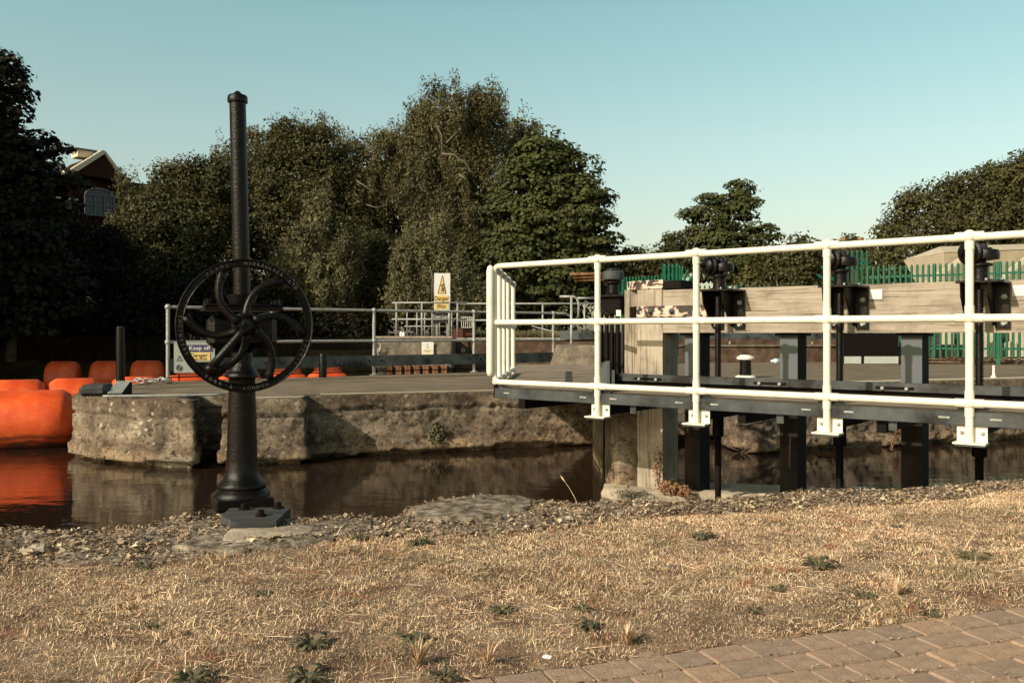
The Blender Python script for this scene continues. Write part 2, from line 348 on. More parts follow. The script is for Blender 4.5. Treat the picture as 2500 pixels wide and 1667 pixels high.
def mk_grass():
    m, t, b = base_mat('dry_grass'); g = node(t, 'ShaderNodeNewGeometry'); rnd = g.outputs['Random Per Island']; pos = g.outputs['Position']
    a = ramp(t, rnd, [(.24, .14, .08), (.50, .36, .23), (.62, .48, .33), (.70, .57, .41), (.38, .26, .16), (.15, .10, .065), (.76, .63, .47)])
    o = ramp(t, rnd, [(.10, .085, .05), (.22, .18, .11), (.36, .28, .18), (.15, .13, .075), (.50, .40, .27)])
    n1 = ramp(t, noisen(t, pos, 3.2, 5, .7, .4), [(0, 0, 0), (1, 1, 1)], [.54, .68])
    c = mixc(t, n1, a, o)
    n2 = ramp(t, noisen(t, pos, 6.5, 4, .7), [(1, 1, 1), (0, 0, 0)], [.36, .44]); c = mixc(t, mixc(t, 1, n2, (.75, .75, .75), 'MULTIPLY'), c, (.30, .135, .07))
    n3 = ramp(t, noisen(t, pos, 1.1, 3, .6), [(.98, .93, .89), (1.42, 1.35, 1.28)], [.38, .6]); c = mixc(t, 1, c, n3, 'MULTIPLY')
    t.links.new(c, b.inputs['Base Color']); b.inputs['Roughness'].default_value = .75; b.inputs['Specular IOR Level'].default_value = .2
    return m
GRASSM = mk_grass()
GRASSG = leafmat('green_grass', [(.10, .095, .05), (.17, .15, .085), (.26, .21, .12)], .2, .6, 1.2)
WEEDM = leafmat('weed_leaf', [(.06, .062, .038), (.10, .10, .062), (.15, .14, .085), (.20, .15, .09)], .15, .5, 3)
DEBR = leafmat('leaf_litter', [(.06, .042, .03), (.30, .22, .155), (.50, .38, .27), (.04, .028, .02), (.68, .56, .42), (.24, .165, .115), (.36, .26, .18)], 0, .85, 3)

# ------------------------------------------------------------------ setting: terrain, river, banks
WZ = -.65; CZ = .225
tag(MB().box((0, 500, -1.5), (3000, 3000, .4)).build('river_bed', SOIL), kind='structure')
tag(MB().add([(-160, 2, WZ), (60, 2, WZ), (60, 60, WZ), (-160, 60, WZ)], [(0, 1, 2, 3)]).build('water', WATER), kind='structure')
# far banks (solid, grassy)
GROUNDG = simple('far_turf', [(.02, .018, .009), (.04, .035, .018), (.07, .055, .03)], 1.5, .95, .6, 12, .03)
tag(MB().prism([(-400, 33.5), (-20, 33.5), (-9, 34), (-5.2, 31.2), (60, 31.2), (900, 31.2), (900, 1200), (-900, 1200), (-900, 33.5)], -1.4, .45).build('far_bank', GROUNDG), kind='structure')

# quay (pier) with rough front face
path = [(-6.5, 15.6), (-6.45, 13.2), (-6.18, 12.38), (-5.6, 11.88), (-5.01, 11.57), (-4.09, 11.27), (-4.06, 11.30), (-4.45, 12.5), (-4.05, 12.6), (-3.76, 11.41), (-3.73, 11.40), (-2.77, 11.735), (-2.75, 11.76),
        (-2.83, 12.21), (-2.80, 12.215), (1.21, 13.66), (4, 14.66), (9, 16.46), (16, 18.98), (30, 24.0)]
def dens(path, step):
    out = []
    for (a, b) in zip(path[:-1], path[1:]):
        L = math.dist(a, b); k = max(1, int(L / step))
        out += [(a[0] + (b[0] - a[0]) * i / k, a[1] + (b[1] - a[1]) * i / k) for i in range(k)]
    return out + [path[-1]]
def rough_face(name, path, z0, z1, dz, mat, parent=None, amp=.05, ledge=True, step=.045):
    pp = dens(path, step); nz = int((z1 - z0) / dz) + 1
    A = np.zeros((len(pp), nz + 1, 3))
    for i, (x, y) in enumerate(pp):
        a = pp[max(i - 2, 0)]; b = pp[min(i + 2, len(pp) - 1)]
        tx, ty = b[0] - a[0], b[1] - a[1]; l = math.hypot(tx, ty) or 1; nx, ny = ty / l, -tx / l
        for j in range(nz):
            z = z0 + (z1 - z0) * j / (nz - 1)
            d = amp * .45 * fbm(x * 1.3, y * 1.3, z * 2.2, 3) + amp * .55 * fbm(x * 5, y * 5, z * 6, 4) + amp * .8 * abs(fbm(x * 14, y * 14, z * 16, 3)) * (1 if z < .02 else .4)
            if ledge:
                zl = z + .04 * fbm(x * 1.5, y, 3.3)
                if zl < WZ + .06: d -= .10
                elif zl < WZ + .22: d += .05
                zc_ = z - (-.0 + .05 * fbm(x * 2, y, 7.1))
                if abs(zc_) < .019: d -= .055
                elif 0 > zc_ > -.3: d -= .028 * max(0, fbm(x * 3, y * 3, z * 5, 3)) + .012
            k = min(1, (z1 - z) / .06); d *= max(k, .25)
            A[i, j] = (x + nx * d, y + ny * d, z)
        A[i, nz] = (x - nx * .25, y - ny * .25, z1 + .001)
    return gridmesh(name, A, mat, parent)
quay = thing('quay_wall', 'long weathered concrete quay with crumbly edge across the dark water', 'quay', (0, 0, 0))
rough_face('wall_face', path, -1.25, CZ, .033, WALL, quay, .032, True, .035)
top = [(-6.3, 15.6)] + [(p[0] + .0, p[1] + .18) for p in path[1:6]] + [(-4.55, 12.7), (-3.95, 12.8), (-3.7, 11.6), (-2.85, 11.95), (-2.85, 12.4), (1.2, 13.85), (9, 16.65), (30, 24.2), (40, 30), (12, 30), (4.2, 28.5), (3.3, 21.9), (-.85, 19.5), (-6.3, 15.9)]
A = MB().prism(top, CZ - .3, CZ - .004).build('top_surface', PIERTOP, quay)
# pale edge strip and joint lines on the quay top
MB().prism([(-2.7, 12.42), (1.2, 13.83), (30, 24.15), (30, 24.4), (1.2, 14.02), (-2.75, 12.6)], CZ - .05, CZ + .003).build('edge_strip', PALE, quay)
MB().prism([(-3.70, 11.64), (-2.86, 11.98), (-2.86, 12.2), (-3.72, 11.86)], CZ - .05, CZ + .003).build('edge_strip', PALE, quay)
jm = MB()
for i in range(60):
    x = -5.9 + i * .11
    p = Vector((x, 15.2 + .55 * (x + 5.9) + .05 * fbm(x * 3, 1), CZ + .002)); jm.box(p, (.115, .035, .012), Matrix.Rotation(.5 + .2 * fbm(x * 4, 2), 3, 'Z'))
jm.build('open_joint', BRICK, quay)
# painted white line along the right quay edge
MB().prism([(4.5, 15.15), (30, 24.45), (30, 24.52), (4.5, 15.21)], CZ - .02, CZ + .008).build('white_line', WHITE, quay)
# foundation ledge in front on the right
led = thing('foundation_ledge', 'broken stone footing at the waterline below the steel footbridge', 'ledge')
lp = [(3.3, 14.3), (3.25, 12.75), (3.6, 12.72), (5.6, 13.44), (12, 15.7), (20, 18.5)]
rough_face('ledge_face', lp, -1.2, -.04, .05, WALL, led, .09)
MB().prism([(3.4, 12.95), (5.6, 13.65), (20, 18.7), (20, 21), (4, 15), (3.4, 14.3)], -.6, -.055).build('ledge_top', CONC, led)
# side wall of the sluice chamber
ch = thing('sluice_side_wall', 'narrow dark chamber wall running from the timber post back to the quay', 'wall')
rough_face('wall_face', [(1.4, 13.9), (1.14, 12.4), (1.10, 9.75), (1.16, 9.62), (1.45, 9.6)], -1.2, .36, .06, WALL, ch, .012, False, .07)
MB().prism([(1.2, 9.75), (1.5, 9.75), (1.6, 14), (1.25, 13.8)], -1.2, .355).build('wall_core', BRICK, ch)
# sill with moss at the post foot
sill = thing('gate_sill', 'mossy concrete sill at the foot of the pale timber post', 'sill')
rough_face('sill_face', [(1.02, 9.7), (.98, 9.38), (1.1, 9.22), (2.35, 9.0), (3.2, 8.75)], -1.2, -.56, .05, CONCL, sill, .05, False, .06)
MB().prism([(1.02, 9.7), (1.0, 9.4), (1.1, 9.28), (2.35, 9.05), (3.2, 8.8), (3.3, 9.6), (2, 9.9)], -1.2, -.575).build('sill_top', CONCL, sill)

# ---- right-hand bank behind the quay: steps and back wall
bw = thing('back_wall', 'low brown concrete wall stepping up behind the quay', 'wall')
MB().prism([(3.5, 25.6), (18, 27.2), (18, 30.6), (3.5, 29.6)], CZ - .4, .70).build('lower_step', BRICK, bw)
MB().prism([(3.45, 25.55), (18, 27.1), (18, 27.5), (3.45, 25.95)], .70, .735).build('step_cap', CONC, bw)
MB().prism([(-1.93, 29.6), (3.5, 29.6), (18, 30.7), (40, 31), (40, 31.6), (-1.93, 31.5)], -1.3, .89).build('upper_wall', BRICK, bw)
MB().prism([(-1.9, 29.5), (3.5, 29.5), (3.5, 29.9), (-1.9, 29.9)], .885, .93).build('wall_cap', CONCL, bw)
wp = thing('weir_pier', 'mottled concrete pier with rusty sheet piling below the danger sign', 'pier')
rough_face('wall_face', [(-4.5, 31), (-4.42, 28.1), (-4.36, 28.0), (-1.95, 28.0), (-1.9, 28.05), (-1.9, 29.6)], -.02, .93, .08, CONC, wp, .04, False, .09)
MB().prism([(-4.3, 28.1), (-1.98, 28.1), (-1.98, 31.5), (-4.4, 31.5)], -1.3, .925).build('pier_core', CONC, wp)
MB().prism([(-4.42, 27.96), (-1.9, 27.96), (-1.9, 28.35), (-4.42, 28.35)], .93, .985).build('stone_cap', CONCL, wp)
for i in range(7):
    x = -4.0 + i * .29
    MB().prism([(x, 28.0), (x + .05, 27.86), (x + .2, 27.86), (x + .25, 28.0)], -1.2, .06).build('sheet_pile', RUST, wp)
for k, (x, h) in enumerate(((-3.55, .16), (-3.47, .14))):
    tag(MB().lathe([(.05, 0), (.055, h * .6), (.02, h * .85), (.02, h)], (0, 0, 0), 10).build('bottle', BOTW, loc=(x, 28.2, .987)),
        ('taller' if k == 0 else 'shorter') + ' of two small pale bottles standing on the weir pier', 'bottle', 'bottles on the weir pier')

# ---- near bank
edge_px = [(-260, 1290), (-120, 1294), (0, 1290), (60, 1287), (130, 1299), (240, 1290), (350, 1280), (440, 1278), (480, 1258), (500, 1236), (680, 1236), (700, 1260), (760, 1262), (810, 1253), (904, 1254), (917, 1262), (970, 1263), (993, 1239),
           (1082, 1216), (1170, 1208), (1261, 1207), (1299, 1219), (1410, 1226), (1486, 1222), (1563, 1220), (1652, 1224), (1757, 1214), (1846, 1208), (1967, 1197), (2061, 1191), (2200, 1189), (2362, 1181), (2400, 1170), (2500, 1168), (2700, 1150), (3100, 1125)]
EZ = .06
ex = [G(a, b, EZ) for a, b in edge_px]
EX = np.array([v.x for v in ex]); EY = np.array([v.y for v in ex]); o_ = np.argsort(EX); EX = EX[o_]; EY = EY[o_]
gr_px = [(-200, 1385), (0, 1368), (200, 1366), (408, 1362), (646, 1330), (800, 1316), (1100, 1298), (1180, 1296), (1435, 1272), (1680, 1249), (2050, 1233), (2318, 1212), (2500, 1192), (2800, 1175)]
gv = [G(a, b, .045) for a, b in gr_px]; GX = np.array([v.x for v in gv]); GY = np.array([v.y for v in gv])
def edgeY(x): return np.interp(x, EX, EY)
def grassY(x): return np.interp(x, GX, GY)
PV = Vector((.947, .322, 0)).normalized(); RP = math.atan2(PV.y, PV.x); PO = G(1700, 1584, 0)     # paving edge
def paved(x, y): return (Vector((x, y, 0)) - PO).dot(Vector((-PV.y, PV.x, 0)))                   # <0: on paving
def groundZ(x, y):
    d = paved(x, y); g = grassY(x) - y
    base = .0 + .03 * min(max(d / .25, 0), 1)
    z = base + .018 * fbm(x * 1.4, y * 1.4, 0, 4) + .006 * fbm(x * 7, y * 7, 5, 3)
    if d < 0: return -.03
    if g < .05: z += min((.05 - g) / .1, 1) * .012
    return z
nx, ny = 420, 150
xs = np.linspace(-4.6, 6.6, nx); V = np.zeros((nx, ny, 3))
for i, x in enumerate(xs):
    ye = float(edgeY(x))
    for j in range(ny):
        s = j / (ny - 3); y = .6 + (ye - .6) * (min(s, 1) ** .8)
        if j < ny - 2:
            z = groundZ(x, y); dist = ye - y
            if y > grassY(x): z += .02 * fbm(x * 5, y * 5, 2, 5) + .008 * fbm(x * 22, y * 22, 2, 3) - (.035 * (1 - dist / .12) if dist < .12 else 0)
        else: z = -.05 if j == ny - 2 else -1.3
        if j == ny - 2: y = ye + .01
        if j == ny - 1: y = ye + .03
        V[i, j] = (x, y, z)
def mk_bank():
    m, t, b = base_mat('bank_ground'); g = node(t, 'ShaderNodeNewGeometry'); pos = g.outputs['Position']
    at = node(t, 'ShaderNodeAttribute'); at.attribute_name = 'edge'
    s = ramp(t, noisen(t, pos, 5, 5), [(.10, .052, .03), (.23, .15, .095), (.36, .26, .175)], [.34, .5, .66])
    c = ramp(t, noisen(t, pos, 7, 7, .75), [(.06, .045, .034), (.20, .155, .115), (.34, .27, .20), (.50, .41, .31)], [.34, .46, .56, .7])
    c = mixc(t, at.outputs['Fac'], s, c); f = noisen(t, pos, 45, 6, .75)
    c = mixc(t, .6, c, ramp(t, f, [(.25,) * 3, (1, 1, 1), (1.3, 1.25, 1.2)], [.36, .5, .66]), 'MULTIPLY')
    t.links.new(c, b.inputs['Base Color']); b.inputs['Roughness'].default_value = .95; bumpn(t, b, f, 1, .012); return m
bank = gridmesh('near_bank_ground', V, mk_bank()); tag(bank, kind='structure')
at = bank.data.attributes.new('edge', 'FLOAT', 'POINT'); fl = V.reshape(-1, 3)
at.data.foreach_set('value', np.clip((fl[:, 1] - grassY(fl[:, 0])) / .06 + .3 + .4 * np.sin(fl[:, 0] * 37), 0, 1).astype(np.float32))
tag(MB().prism([(-40, .5), (-4.6, .5), (-4.6, 4.3), (-40, -2)], -1.3, .02).build('near_bank_side', SOIL), kind='structure')
tag(MB().prism([(6.6, .6), (60, .6), (60, 20), (6.6, 7.1)], -1.3, .02).build('near_bank_end', SOIL), kind='structure')
tag(MB().prism([(-60, -60), (60, -60), (60, .6), (-60, .6)], -.5, -.02).build('ground_behind', SOIL), kind='structure')
# paved path of single pavers
pave = tag(MB().box((.4, -.9, -.045), (9.0, 1.8, .05)).build('pavement', SAND, loc=(PO.x, PO.y, 0), rz=RP), kind='structure')
meshes = []
for k in range(9):
    b = MB().box((0, 0, 0), (1, 1, .05), None, .03)
    vs = []
    for (x, y, z) in b.v:
        vs.append((x * (1 + .0 * k) + .018 * fbm(x * 3 + k, y * 3, z * 9), y + .025 * fbm(x * 3, y * 3 + k, 4), z * (1 if z > 0 else 1) + .0))
    b.v = [(x, y, math.copysign(.025 - (.003 if abs(abs(z) - .025) > .001 else 0), z)) for x, y, z in vs]
    me = b.build('paver', PAV[(0, 1, 0, 2, 0, 1, 2, 0, 0)[k]], pave); meshes.append(me.data)
    if k: bpy.data.objects.remove(me)
    else: first = me
row = 0; y = -.070; cnt = 0
while y > -1.15:
    x = -1.6 - .1 * (row % 3)
    while x < 3.1:
        L = random.choice((.135, .17, .21, .17, .19)); o = first if cnt == 0 else bpy.data.objects.new('paver', random.choice(meshes))
        if cnt: COL.objects.link(o); o.parent = pave
        o.location = (x + L / 2, y, -.026 + random.uniform(-.003, .003)); o.scale = (L - .005, .131, 1)
        o.rotation_euler = (random.uniform(-.012, .012), random.uniform(-.012, .012), random.uniform(-.012, .012)); cnt += 1
        x += L
    y -= .1365; row += 1
q_ = np.random.default_rng(11); n_ = 5200; lx = q_.uniform(-1.6, 3.2, n_); ly = -.0017 - .1365 * q_.integers(0, 9, n_) + q_.normal(0, .009, n_); far = q_.random(n_) < .3; ly[far] = q_.uniform(-1.2, 0, far.sum())
c_ = np.stack([PO.x + PV.x * lx - PV.y * ly, PO.y + PV.y * lx + PV.x * ly, np.full(n_, .004)], 1); sz_ = .0035 * q_.gamma(2, .5, n_); az_ = q_.uniform(0, 6.283, n_)
d1_ = np.stack([np.cos(az_), np.sin(az_), q_.normal(0, .3, n_)], 1) * sz_[:, None]; d2_ = np.stack([-np.sin(az_), np.cos(az_), q_.normal(0, .3, n_)], 1) * (sz_ * .5)[:, None]
tag(bigmesh('joint_litter', np.stack([c_ - d1_, c_ - d2_, c_ + d1_, c_ + d2_], 1).reshape(-1, 3), 4, DEBR), 'grit and straw crumbs lying in the paving joints', 'litter', kind='stuff')
# worn concrete slabs round the column
def slab(px, label, z, mat, h=.05):
    pts = [G(a, b, z) for a, b in px]; c = sum(pts, Vector()) / len(pts)
    n = 40; m = MB(); ring = []; L = len(pts)
    for i in range(n):
        s = i / n * L; a = pts[int(s) % L]; b = pts[(int(s) + 1) % L]; p = a.lerp(b, s % 1)
        ring.append((p.x + .012 * fbm(p.x * 9, p.y * 9, 1), p.y + .012 * fbm(p.x * 9, p.y * 9, 4)))
    vs = [(x, y, z - h) for x, y in ring] + [(x, y, z - .004) for x, y in ring] + [(c.x + (x - c.x) * .95, c.y + (y - c.y) * .93, z + .006 * fbm(x * 9, y * 9, 2)) for x, y in ring] + [(c.x, c.y, z + .004)]
    fs = [(i, (i + 1) % n, (i + 1) % n + n, i + n) for i in range(n)] + [(i + n, (i + 1) % n + n, (i + 1) % n + 2 * n, i + 2 * n) for i in range(n)] + [(i + 2 * n, (i + 1) % n + 2 * n, 3 * n) for i in range(n)]
    m.add([Vector(v) - c for v in vs], fs)
    return tag(m.build('concrete_slab', mat, None, True, loc=c), label, 'concrete slab', 'concrete slabs along the bank edge')
slab([(420, 1330), (520, 1296), (700, 1283), (880, 1262), (915, 1270), (905, 1290), (760, 1318), (560, 1345)], 'worn pale concrete slab around the foot of the handwheel column', .062, ROUGHC)
slab([(560, 1290), (700, 1280), (770, 1284), (760, 1298), (690, 1306), (600, 1322), (540, 1316)], 'smooth cream patch of mortar right of the black wooden block', .068, CONCL)
slab([(1000, 1240), (1090, 1215), (1180, 1206), (1262, 1206), (1300, 1216), (1290, 1240), (1150, 1262), (1020, 1262)], 'grey lichened slab with rounded edge at the water gap', .072, ROUGHC, .06)

# ------------------------------------------------------------------ grass, litter
def blades(n, mat, name, yfun=None, h=(.018, .05), wd=.0030, lean=1.45, region=None, kindlab=None):
    x = rng.uniform(-4.2, 5.4, n * 3); y = 2.3 + rng.random(n * 3) ** .85 * 4.2
    gy = grassY(x) + .03 * np.sin(x * 13) + .03 * np.sin(x * 41)
    if yfun == 'bank': gy = edgeY(x) - .04; y = grassY(x) - .1 + rng.random(n * 3) * (edgeY(x) - grassY(x) + .1)
    pv = (x - PO.x) * (-PV.y) + (y - PO.y) * PV.x
    vis = np.abs(x) < y * .62 + .15
    ok = (y < gy) & (pv > .0 + .02 * np.sin(x * 17)) & vis
    if region is not None: ok &= region(x, y)
    x = x[ok][:n]; y = y[ok][:n]; n = len(x)
    z = np.array([groundZ(a, b) for a, b in zip(x.tolist(), y.tolist())]) - .003
    pn = np.array([fbm(a * 2.3, b * 2.3, 9, 3) for a, b in zip(x.tolist(), y.tolist())])
    hh = rng.uniform(h[0], h[1], n) * np.clip(1 + .8 * pn, .45, 1.7)
    az = rng.uniform(0, 2 * np.pi, n); ln = np.clip(rng.gamma(2.0, .45, n) * lean, .05, 2.6) + (.0 if lean < 5 else .3)
    up = np.stack([np.cos(az) * np.sin(np.minimum(ln, 1.45)), np.sin(az) * np.sin(np.minimum(ln, 1.45)), np.cos(np.minimum(ln, 1.45))], 1)
    sd = np.stack([-np.sin(az), np.cos(az), np.zeros(n)], 1); a2 = rng.uniform(-.9, .9, n)[:, None]
    sd = sd * np.cos(a2) + np.cross(up, sd) * np.sin(a2)
    b0 = np.stack([x, y, z], 1); w_ = (wd * rng.uniform(.5, 1.3, n) * (y / 4.2))[:, None] * sd
    mid = b0 + up * hh[:, None] * .55; up2 = up.copy(); up2[:, 2] *= .45; tip = mid + up2 * hh[:, None] * .55
    tip[:, 2] = np.maximum(tip[:, 2], z + .004)
    return b0, w_, mid, tip
def grass_obj(name, sets, mat, label):
    quads = []
    for (b0, w_, mid, tip) in sets:
        q = np.stack([b0 - w_, b0 + w_, mid + w_ * .8, mid - w_ * .8], 1); q2 = np.stack([mid - w_ * .8, mid + w_ * .8, tip + w_ * .1, tip - w_ * .1], 1)
        quads += [np.stack([q, q2], 1).reshape(-1, 3)]
    v = np.concatenate(quads)
    # weld each blade's two quads so it is one island: build by index
    n8 = len(v) // 8; v = v.reshape(n8, 8, 3); vv = np.stack([v[:, 0], v[:, 1], v[:, 2], v[:, 3], v[:, 6], v[:, 7]], 1).reshape(-1, 3)
    me = bpy.data.meshes.new(name); me.vertices.add(n8 * 6); me.vertices.foreach_set('co', vv.astype(np.float32).ravel())
    li = (np.arange(n8)[:, None] * 6 + np.array([0, 1, 2, 3, 3, 2, 4, 5])).ravel().astype(np.int32)
    me.loops.add(len(li)); me.loops.foreach_set('vertex_index', li); me.polygons.add(n8 * 2)
    me.polygons.foreach_set('loop_start', np.arange(0, n8 * 8, 4, dtype=np.int32)); me.update(calc_edges=True)
    me.materials.append(mat); o = bpy.data.objects.new(name, me); COL.objects.link(o)
    return tag(o, label, 'grass', kind='stuff')
grass_obj('dry_grass', [blades(430000, None, '', None, (.008, .026), .0016, 1.7), blades(30000, None, '', None, (.018, .042), .0015, 2.6), blades(11000, None, '', None, (.06, .13), .0014, 9), blades(5000, None, '', None, (.03, .065), .0024, .9, lambda x, y: np.sin(x * 3.1 + 1.3 * np.sin(y * 4)) * np.sin(y * 5.3 + x) > .45)], GRASSM, 'parched straw coloured grass covering the near bank')
grass_obj('bank_straw', [blades(9000, None, '', 'bank', (.02, .07), .0018, 9), blades(9000, None, '', 'bank', (.015, .04), .0022, 1.5, lambda x, y: np.sin(x * 5.1 + 2) * np.sin(y * 7 + x) > .25)], GRASSM, 'wisps of dry straw lying over the bank edge')
grass_obj('green_grass', [blades(42000, None, '', None, (.012, .034), .0026, .9, lambda x, y: (np.sin(x * 4.3 + 2 * np.sin(y * 3.1)) * np.sin(y * 6.1 + 1.7 * x) + .5 * np.sin(x * 19) * np.sin(y * 23) > .38))], GRASSG, 'thin patches of surviving green grass among the straw')
# litter and stones on the concrete edge
def litter(n, size, seed, mat, name, label, cat):
    r = np.random.default_rng(seed); x = r.uniform(-3.6, 4.6, n * 2); u = r.random(n * 2); a = grassY(x) - .05; b = edgeY(x)
    y = a + (b - a) * u; k = (b > a); x = x[k][:n]; y = y[k][:n]; n = len(x)
    z = np.array([groundZ(p, q) for p, q in zip(x.tolist(), y.tolist())]) + r.uniform(.0, .02, n)
    s = size * r.gamma(2, .5, n); az = r.uniform(0, 6.283, n); tl = r.normal(0, .33, (n, 2))
    d1 = np.stack([np.cos(az), np.sin(az), tl[:, 0]], 1) * s[:, None]; d2 = np.stack([-np.sin(az), np.cos(az), tl[:, 1]], 1) * (s * r.uniform(.25, .8, n))[:, None]
    c = np.stack([x, y, z], 1); up = np.array([[0, 0, 1]]) * (s * .2)[:, None]
    q = np.stack([c - d1, c - d2 + up, c + d1, c + d2 + up], 1).reshape(-1, 3)
    return tag(bigmesh(name, q, 4, mat), label, cat, kind='stuff')
litter(52000, .0066, 3, DEBR, 'leaf_litter', 'crumbled flakes and dead leaves scattered along the bank edge', 'litter')
litter(6000, .0085, 5, DEBR, 'dry_stalks', 'larger dry leaves and stalks on the bank edge', 'litter')
def stone_mb(s, k):
    m = MB(); m.ball((0, 0, 0), s, 8, (1, .7, .5)); m.v = [tuple(Vector(v) * (1 + .45 * fbm(v[0] * 2 / s + k, v[1] * 2 / s, v[2] * 2 / s, 2))) for v in m.v]; return m
sm = MB()
for k in range(170):
    x = random.uniform(-3.2, 4.2); a, b = float(grassY(x)), float(edgeY(x))
    if b < a: continue
    y = random.uniform(a, b); q = stone_mb(random.uniform(.006, .014), k); z = groundZ(x, y) + .006
    sm.add([Vector(v) + Vector((x, y, z)) for v in q.v], q.f)
tag(sm.build('gravel', CONCL, None), 'loose pale pebbles lying on the bank edge', 'gravel', kind='stuff')
for (px, py, s, mt, lab) in ((95, 1338, .05, CONCL, 'larger tan stone lying at the far left of the bank edge'), (72, 1346, .04, CONCL, 'smaller tan stone against the larger one at the left'), (1040, 1258, .03, RUST, 'reddish brick fragment on the bank edge'),
                         (1390, 1264, .03, CONCL, 'flat pale stone near the grass in the middle of the bank edge'), (1335, 1602, .014, BOTW, 'small white pebble on bare soil by the paving'), (1690, 1214, .032, BRICK, 'dark stone beside the rusty dead weed'), (1245, 1224, .03, CONC, 'grey rounded stone at the edge above the water')):
    tag(stone_mb(s, px).build('stone', mt, None, False, loc=G(px, py, .06)), lab, 'stone', 'loose stones on the near bank')
# weeds in the grass: a few rosette meshes, copied
def rosette(n, r, seed, mat, name='weed', up=.5):
    q = random.Random(seed); m = MB()
    for i in range(n):
        a = q.uniform(0, 6.283); L = r * q.uniform(.5, 1.1); wd = L * q.uniform(.12, .22); e = q.uniform(.15, up)
        d = Vector((math.cos(a), math.sin(a), 0)); s = Vector((-d.y, d.x, 0)) * wd; z = Vector((0, 0, 1))
        o = d * q.uniform(0, r * .5)
        a0, a1, a2, a3 = o, o + d * L * .4 + z * L * e, o + d * L * .8 + z * L * e * .9, o + d * L + z * L * e * .4
        m.add([a0, a1 - s, a2 - s * .8, a3, a2 + s * .8, a1 + s, a1 + z * .004, a2 + z * .004], [(0, 1, 6), (0, 6, 5), (1, 2, 7, 6), (6, 7, 4, 5), (2, 3, 7), (7, 3, 4)])
    return m
protos = [rosette(34, .075, 1, 0), rosette(26, .06, 2, 0, up=.8), rosette(44, .095, 3, 0, up=.7)]
pm = [p.build('weed', WEEDM) for p in protos]
W = [(1020, 1332, 2, 1.0, 'green tuft of weed near the cream slab'), (1420, 1490, 0, 1.0, 'dark weed in the middle of the dry grass'), (1225, 1490, 0, 1.3, 'grey-green weed with withered leaves left of the middle'), (1435, 1530, 2, .9, 'flat dark weed above the pavement corner'),
     (1008, 1562, 2, 1.0, 'broad weed beside a bright straw tuft'), (1710, 1310, 2, 1.0, 'pale green weed standing near the bank edge'), (2000, 1385, 2, 1.1, 'spreading weed in the right half of the lawn'), (1900, 1440, 0, 1.1, 'small rosette left of the spreading weed'),
     (2110, 1455, 0, 1.2, 'dark curled weed close to the pavement'), (2265, 1480, 1, 1.2, 'upright grey weed touching the pavement edge'), (2190, 1284, 0, .8, 'tiny green weed at the upper right of the lawn'), (2375, 1370, 2, 1.0, 'thin weed patch at the right side'),
     (760, 1580, 2, 1.2, 'large weed at the bottom left of the middle'), (370, 1535, 1, 1.0, 'faint weed in the lower left grass'), (350, 1380, 1, 1.0, 'green tuft at the left behind long straw'), (640, 1455, 0, 1.0, 'low weed below the handwheel column'),
     (470, 1660, 2, 1.2, 'leafy weed cut by the bottom of the view'), (750, 1650, 2, 1.2, 'weed with orange dead leaves at the bottom edge'), (1080, 1640, 1, 1.4, 'weed at the tip of the pavement'), (1840, 1490, 1, 1.0, 'scruffy weed above the middle of the pavement edge'), (880, 1322, 1, 1.0, 'bright green tuft just right of the column slab'), (1480, 1438, 0, .7, 'little flat weed left of the right-hand weeds')]
for i, (px, py, k, s, lab) in enumerate(W):
    o = pm[k] if i in (0, 1, 13) else pm[k].copy()
    if i not in (0, 1, 13): COL.objects.link(o)
    if i == 13: o = pm[1]
    v = G(px, py, .03); o.location = (v.x, v.y, groundZ(v.x, v.y) + .004); s *= .50 if py > 1400 else .66; o.scale = (s, s, s * .7); o.rotation_euler = (0, 0, i * 1.3); tag(o, lab, 'weed', 'weeds in the dry grass')
tuft = MB()
def tuftmesh(n, L, seed, spread=.8):
    q = random.Random(seed); m = MB()
    for i in range(n):
        a = q.uniform(0, 6.28); e = q.uniform(.1, spread); l = L * q.uniform(.5, 1); d = Vector((math.cos(a) * math.sin(e), math.sin(a) * math.sin(e), math.cos(e))); s = Vector((-math.sin(a), math.cos(a), 0)) * .0022
        m.add([-s, s, d * l * .6 + s, d * l * .6 - s, d * l + Vector((d.x, d.y, -.4)) * l * .15], [(0, 1, 2, 3), (3, 2, 4)])
    return m
for px, py, n, L, lab in ((1020, 1615, 90, .11, 'bright straw tuft beside the broad weed'), (1190, 1608, 26, .10, 'spiky star of straw by the tip of the pavement'), (1530, 1560, 120, .085, 'dense pale straw tuft above the pavement'), (2190, 1450, 60, .1, 'tall pale straw at the right')):
    v = G(px, py, .03); tag(tuftmesh(n, L, px).build('straw_tuft', GRASSM, loc=(v.x, v.y, groundZ(v.x, v.y))), lab, 'straw tuft', 'tufts of bleached straw')

# ------------------------------------------------------------------ handwheel column
COLX, COLY, GZ = -1.64, 5.35, .045
RC = R(24)
col = thing('handwheel_column', 'tall black cast iron penstock column with a lettered handwheel on the bank edge', 'column', (COLX, COLY, GZ), RC)
K = COLY / F
def zc(y): return EYE - (y - HY) * K - GZ
MB().box((0, 0, .035), (.335, .335, .07), None, .01).build('base_plate', BLACK, col)
prof = [(.178, .07), (.175, .085), (.165, .10), (.145, .115), (.138, .135), (.135, zc(1197)), (.150, zc(1190)), (.153, zc(1183)), (.146, zc(1176)), (.122, zc(1168)), (.103, zc(1150)), (.096, zc(1120)), (.092, zc(1060)), (.084, zc(960)), (.082, zc(925)),
        (.088, zc(922)), (.108, zc(920)), (.110, zc(914)), (.098, zc(908)), (.086, zc(905)), (.084, zc(898)), (.072, zc(893)), (.066, zc(880)), (.064, zc(860)), (.10, zc(850))]
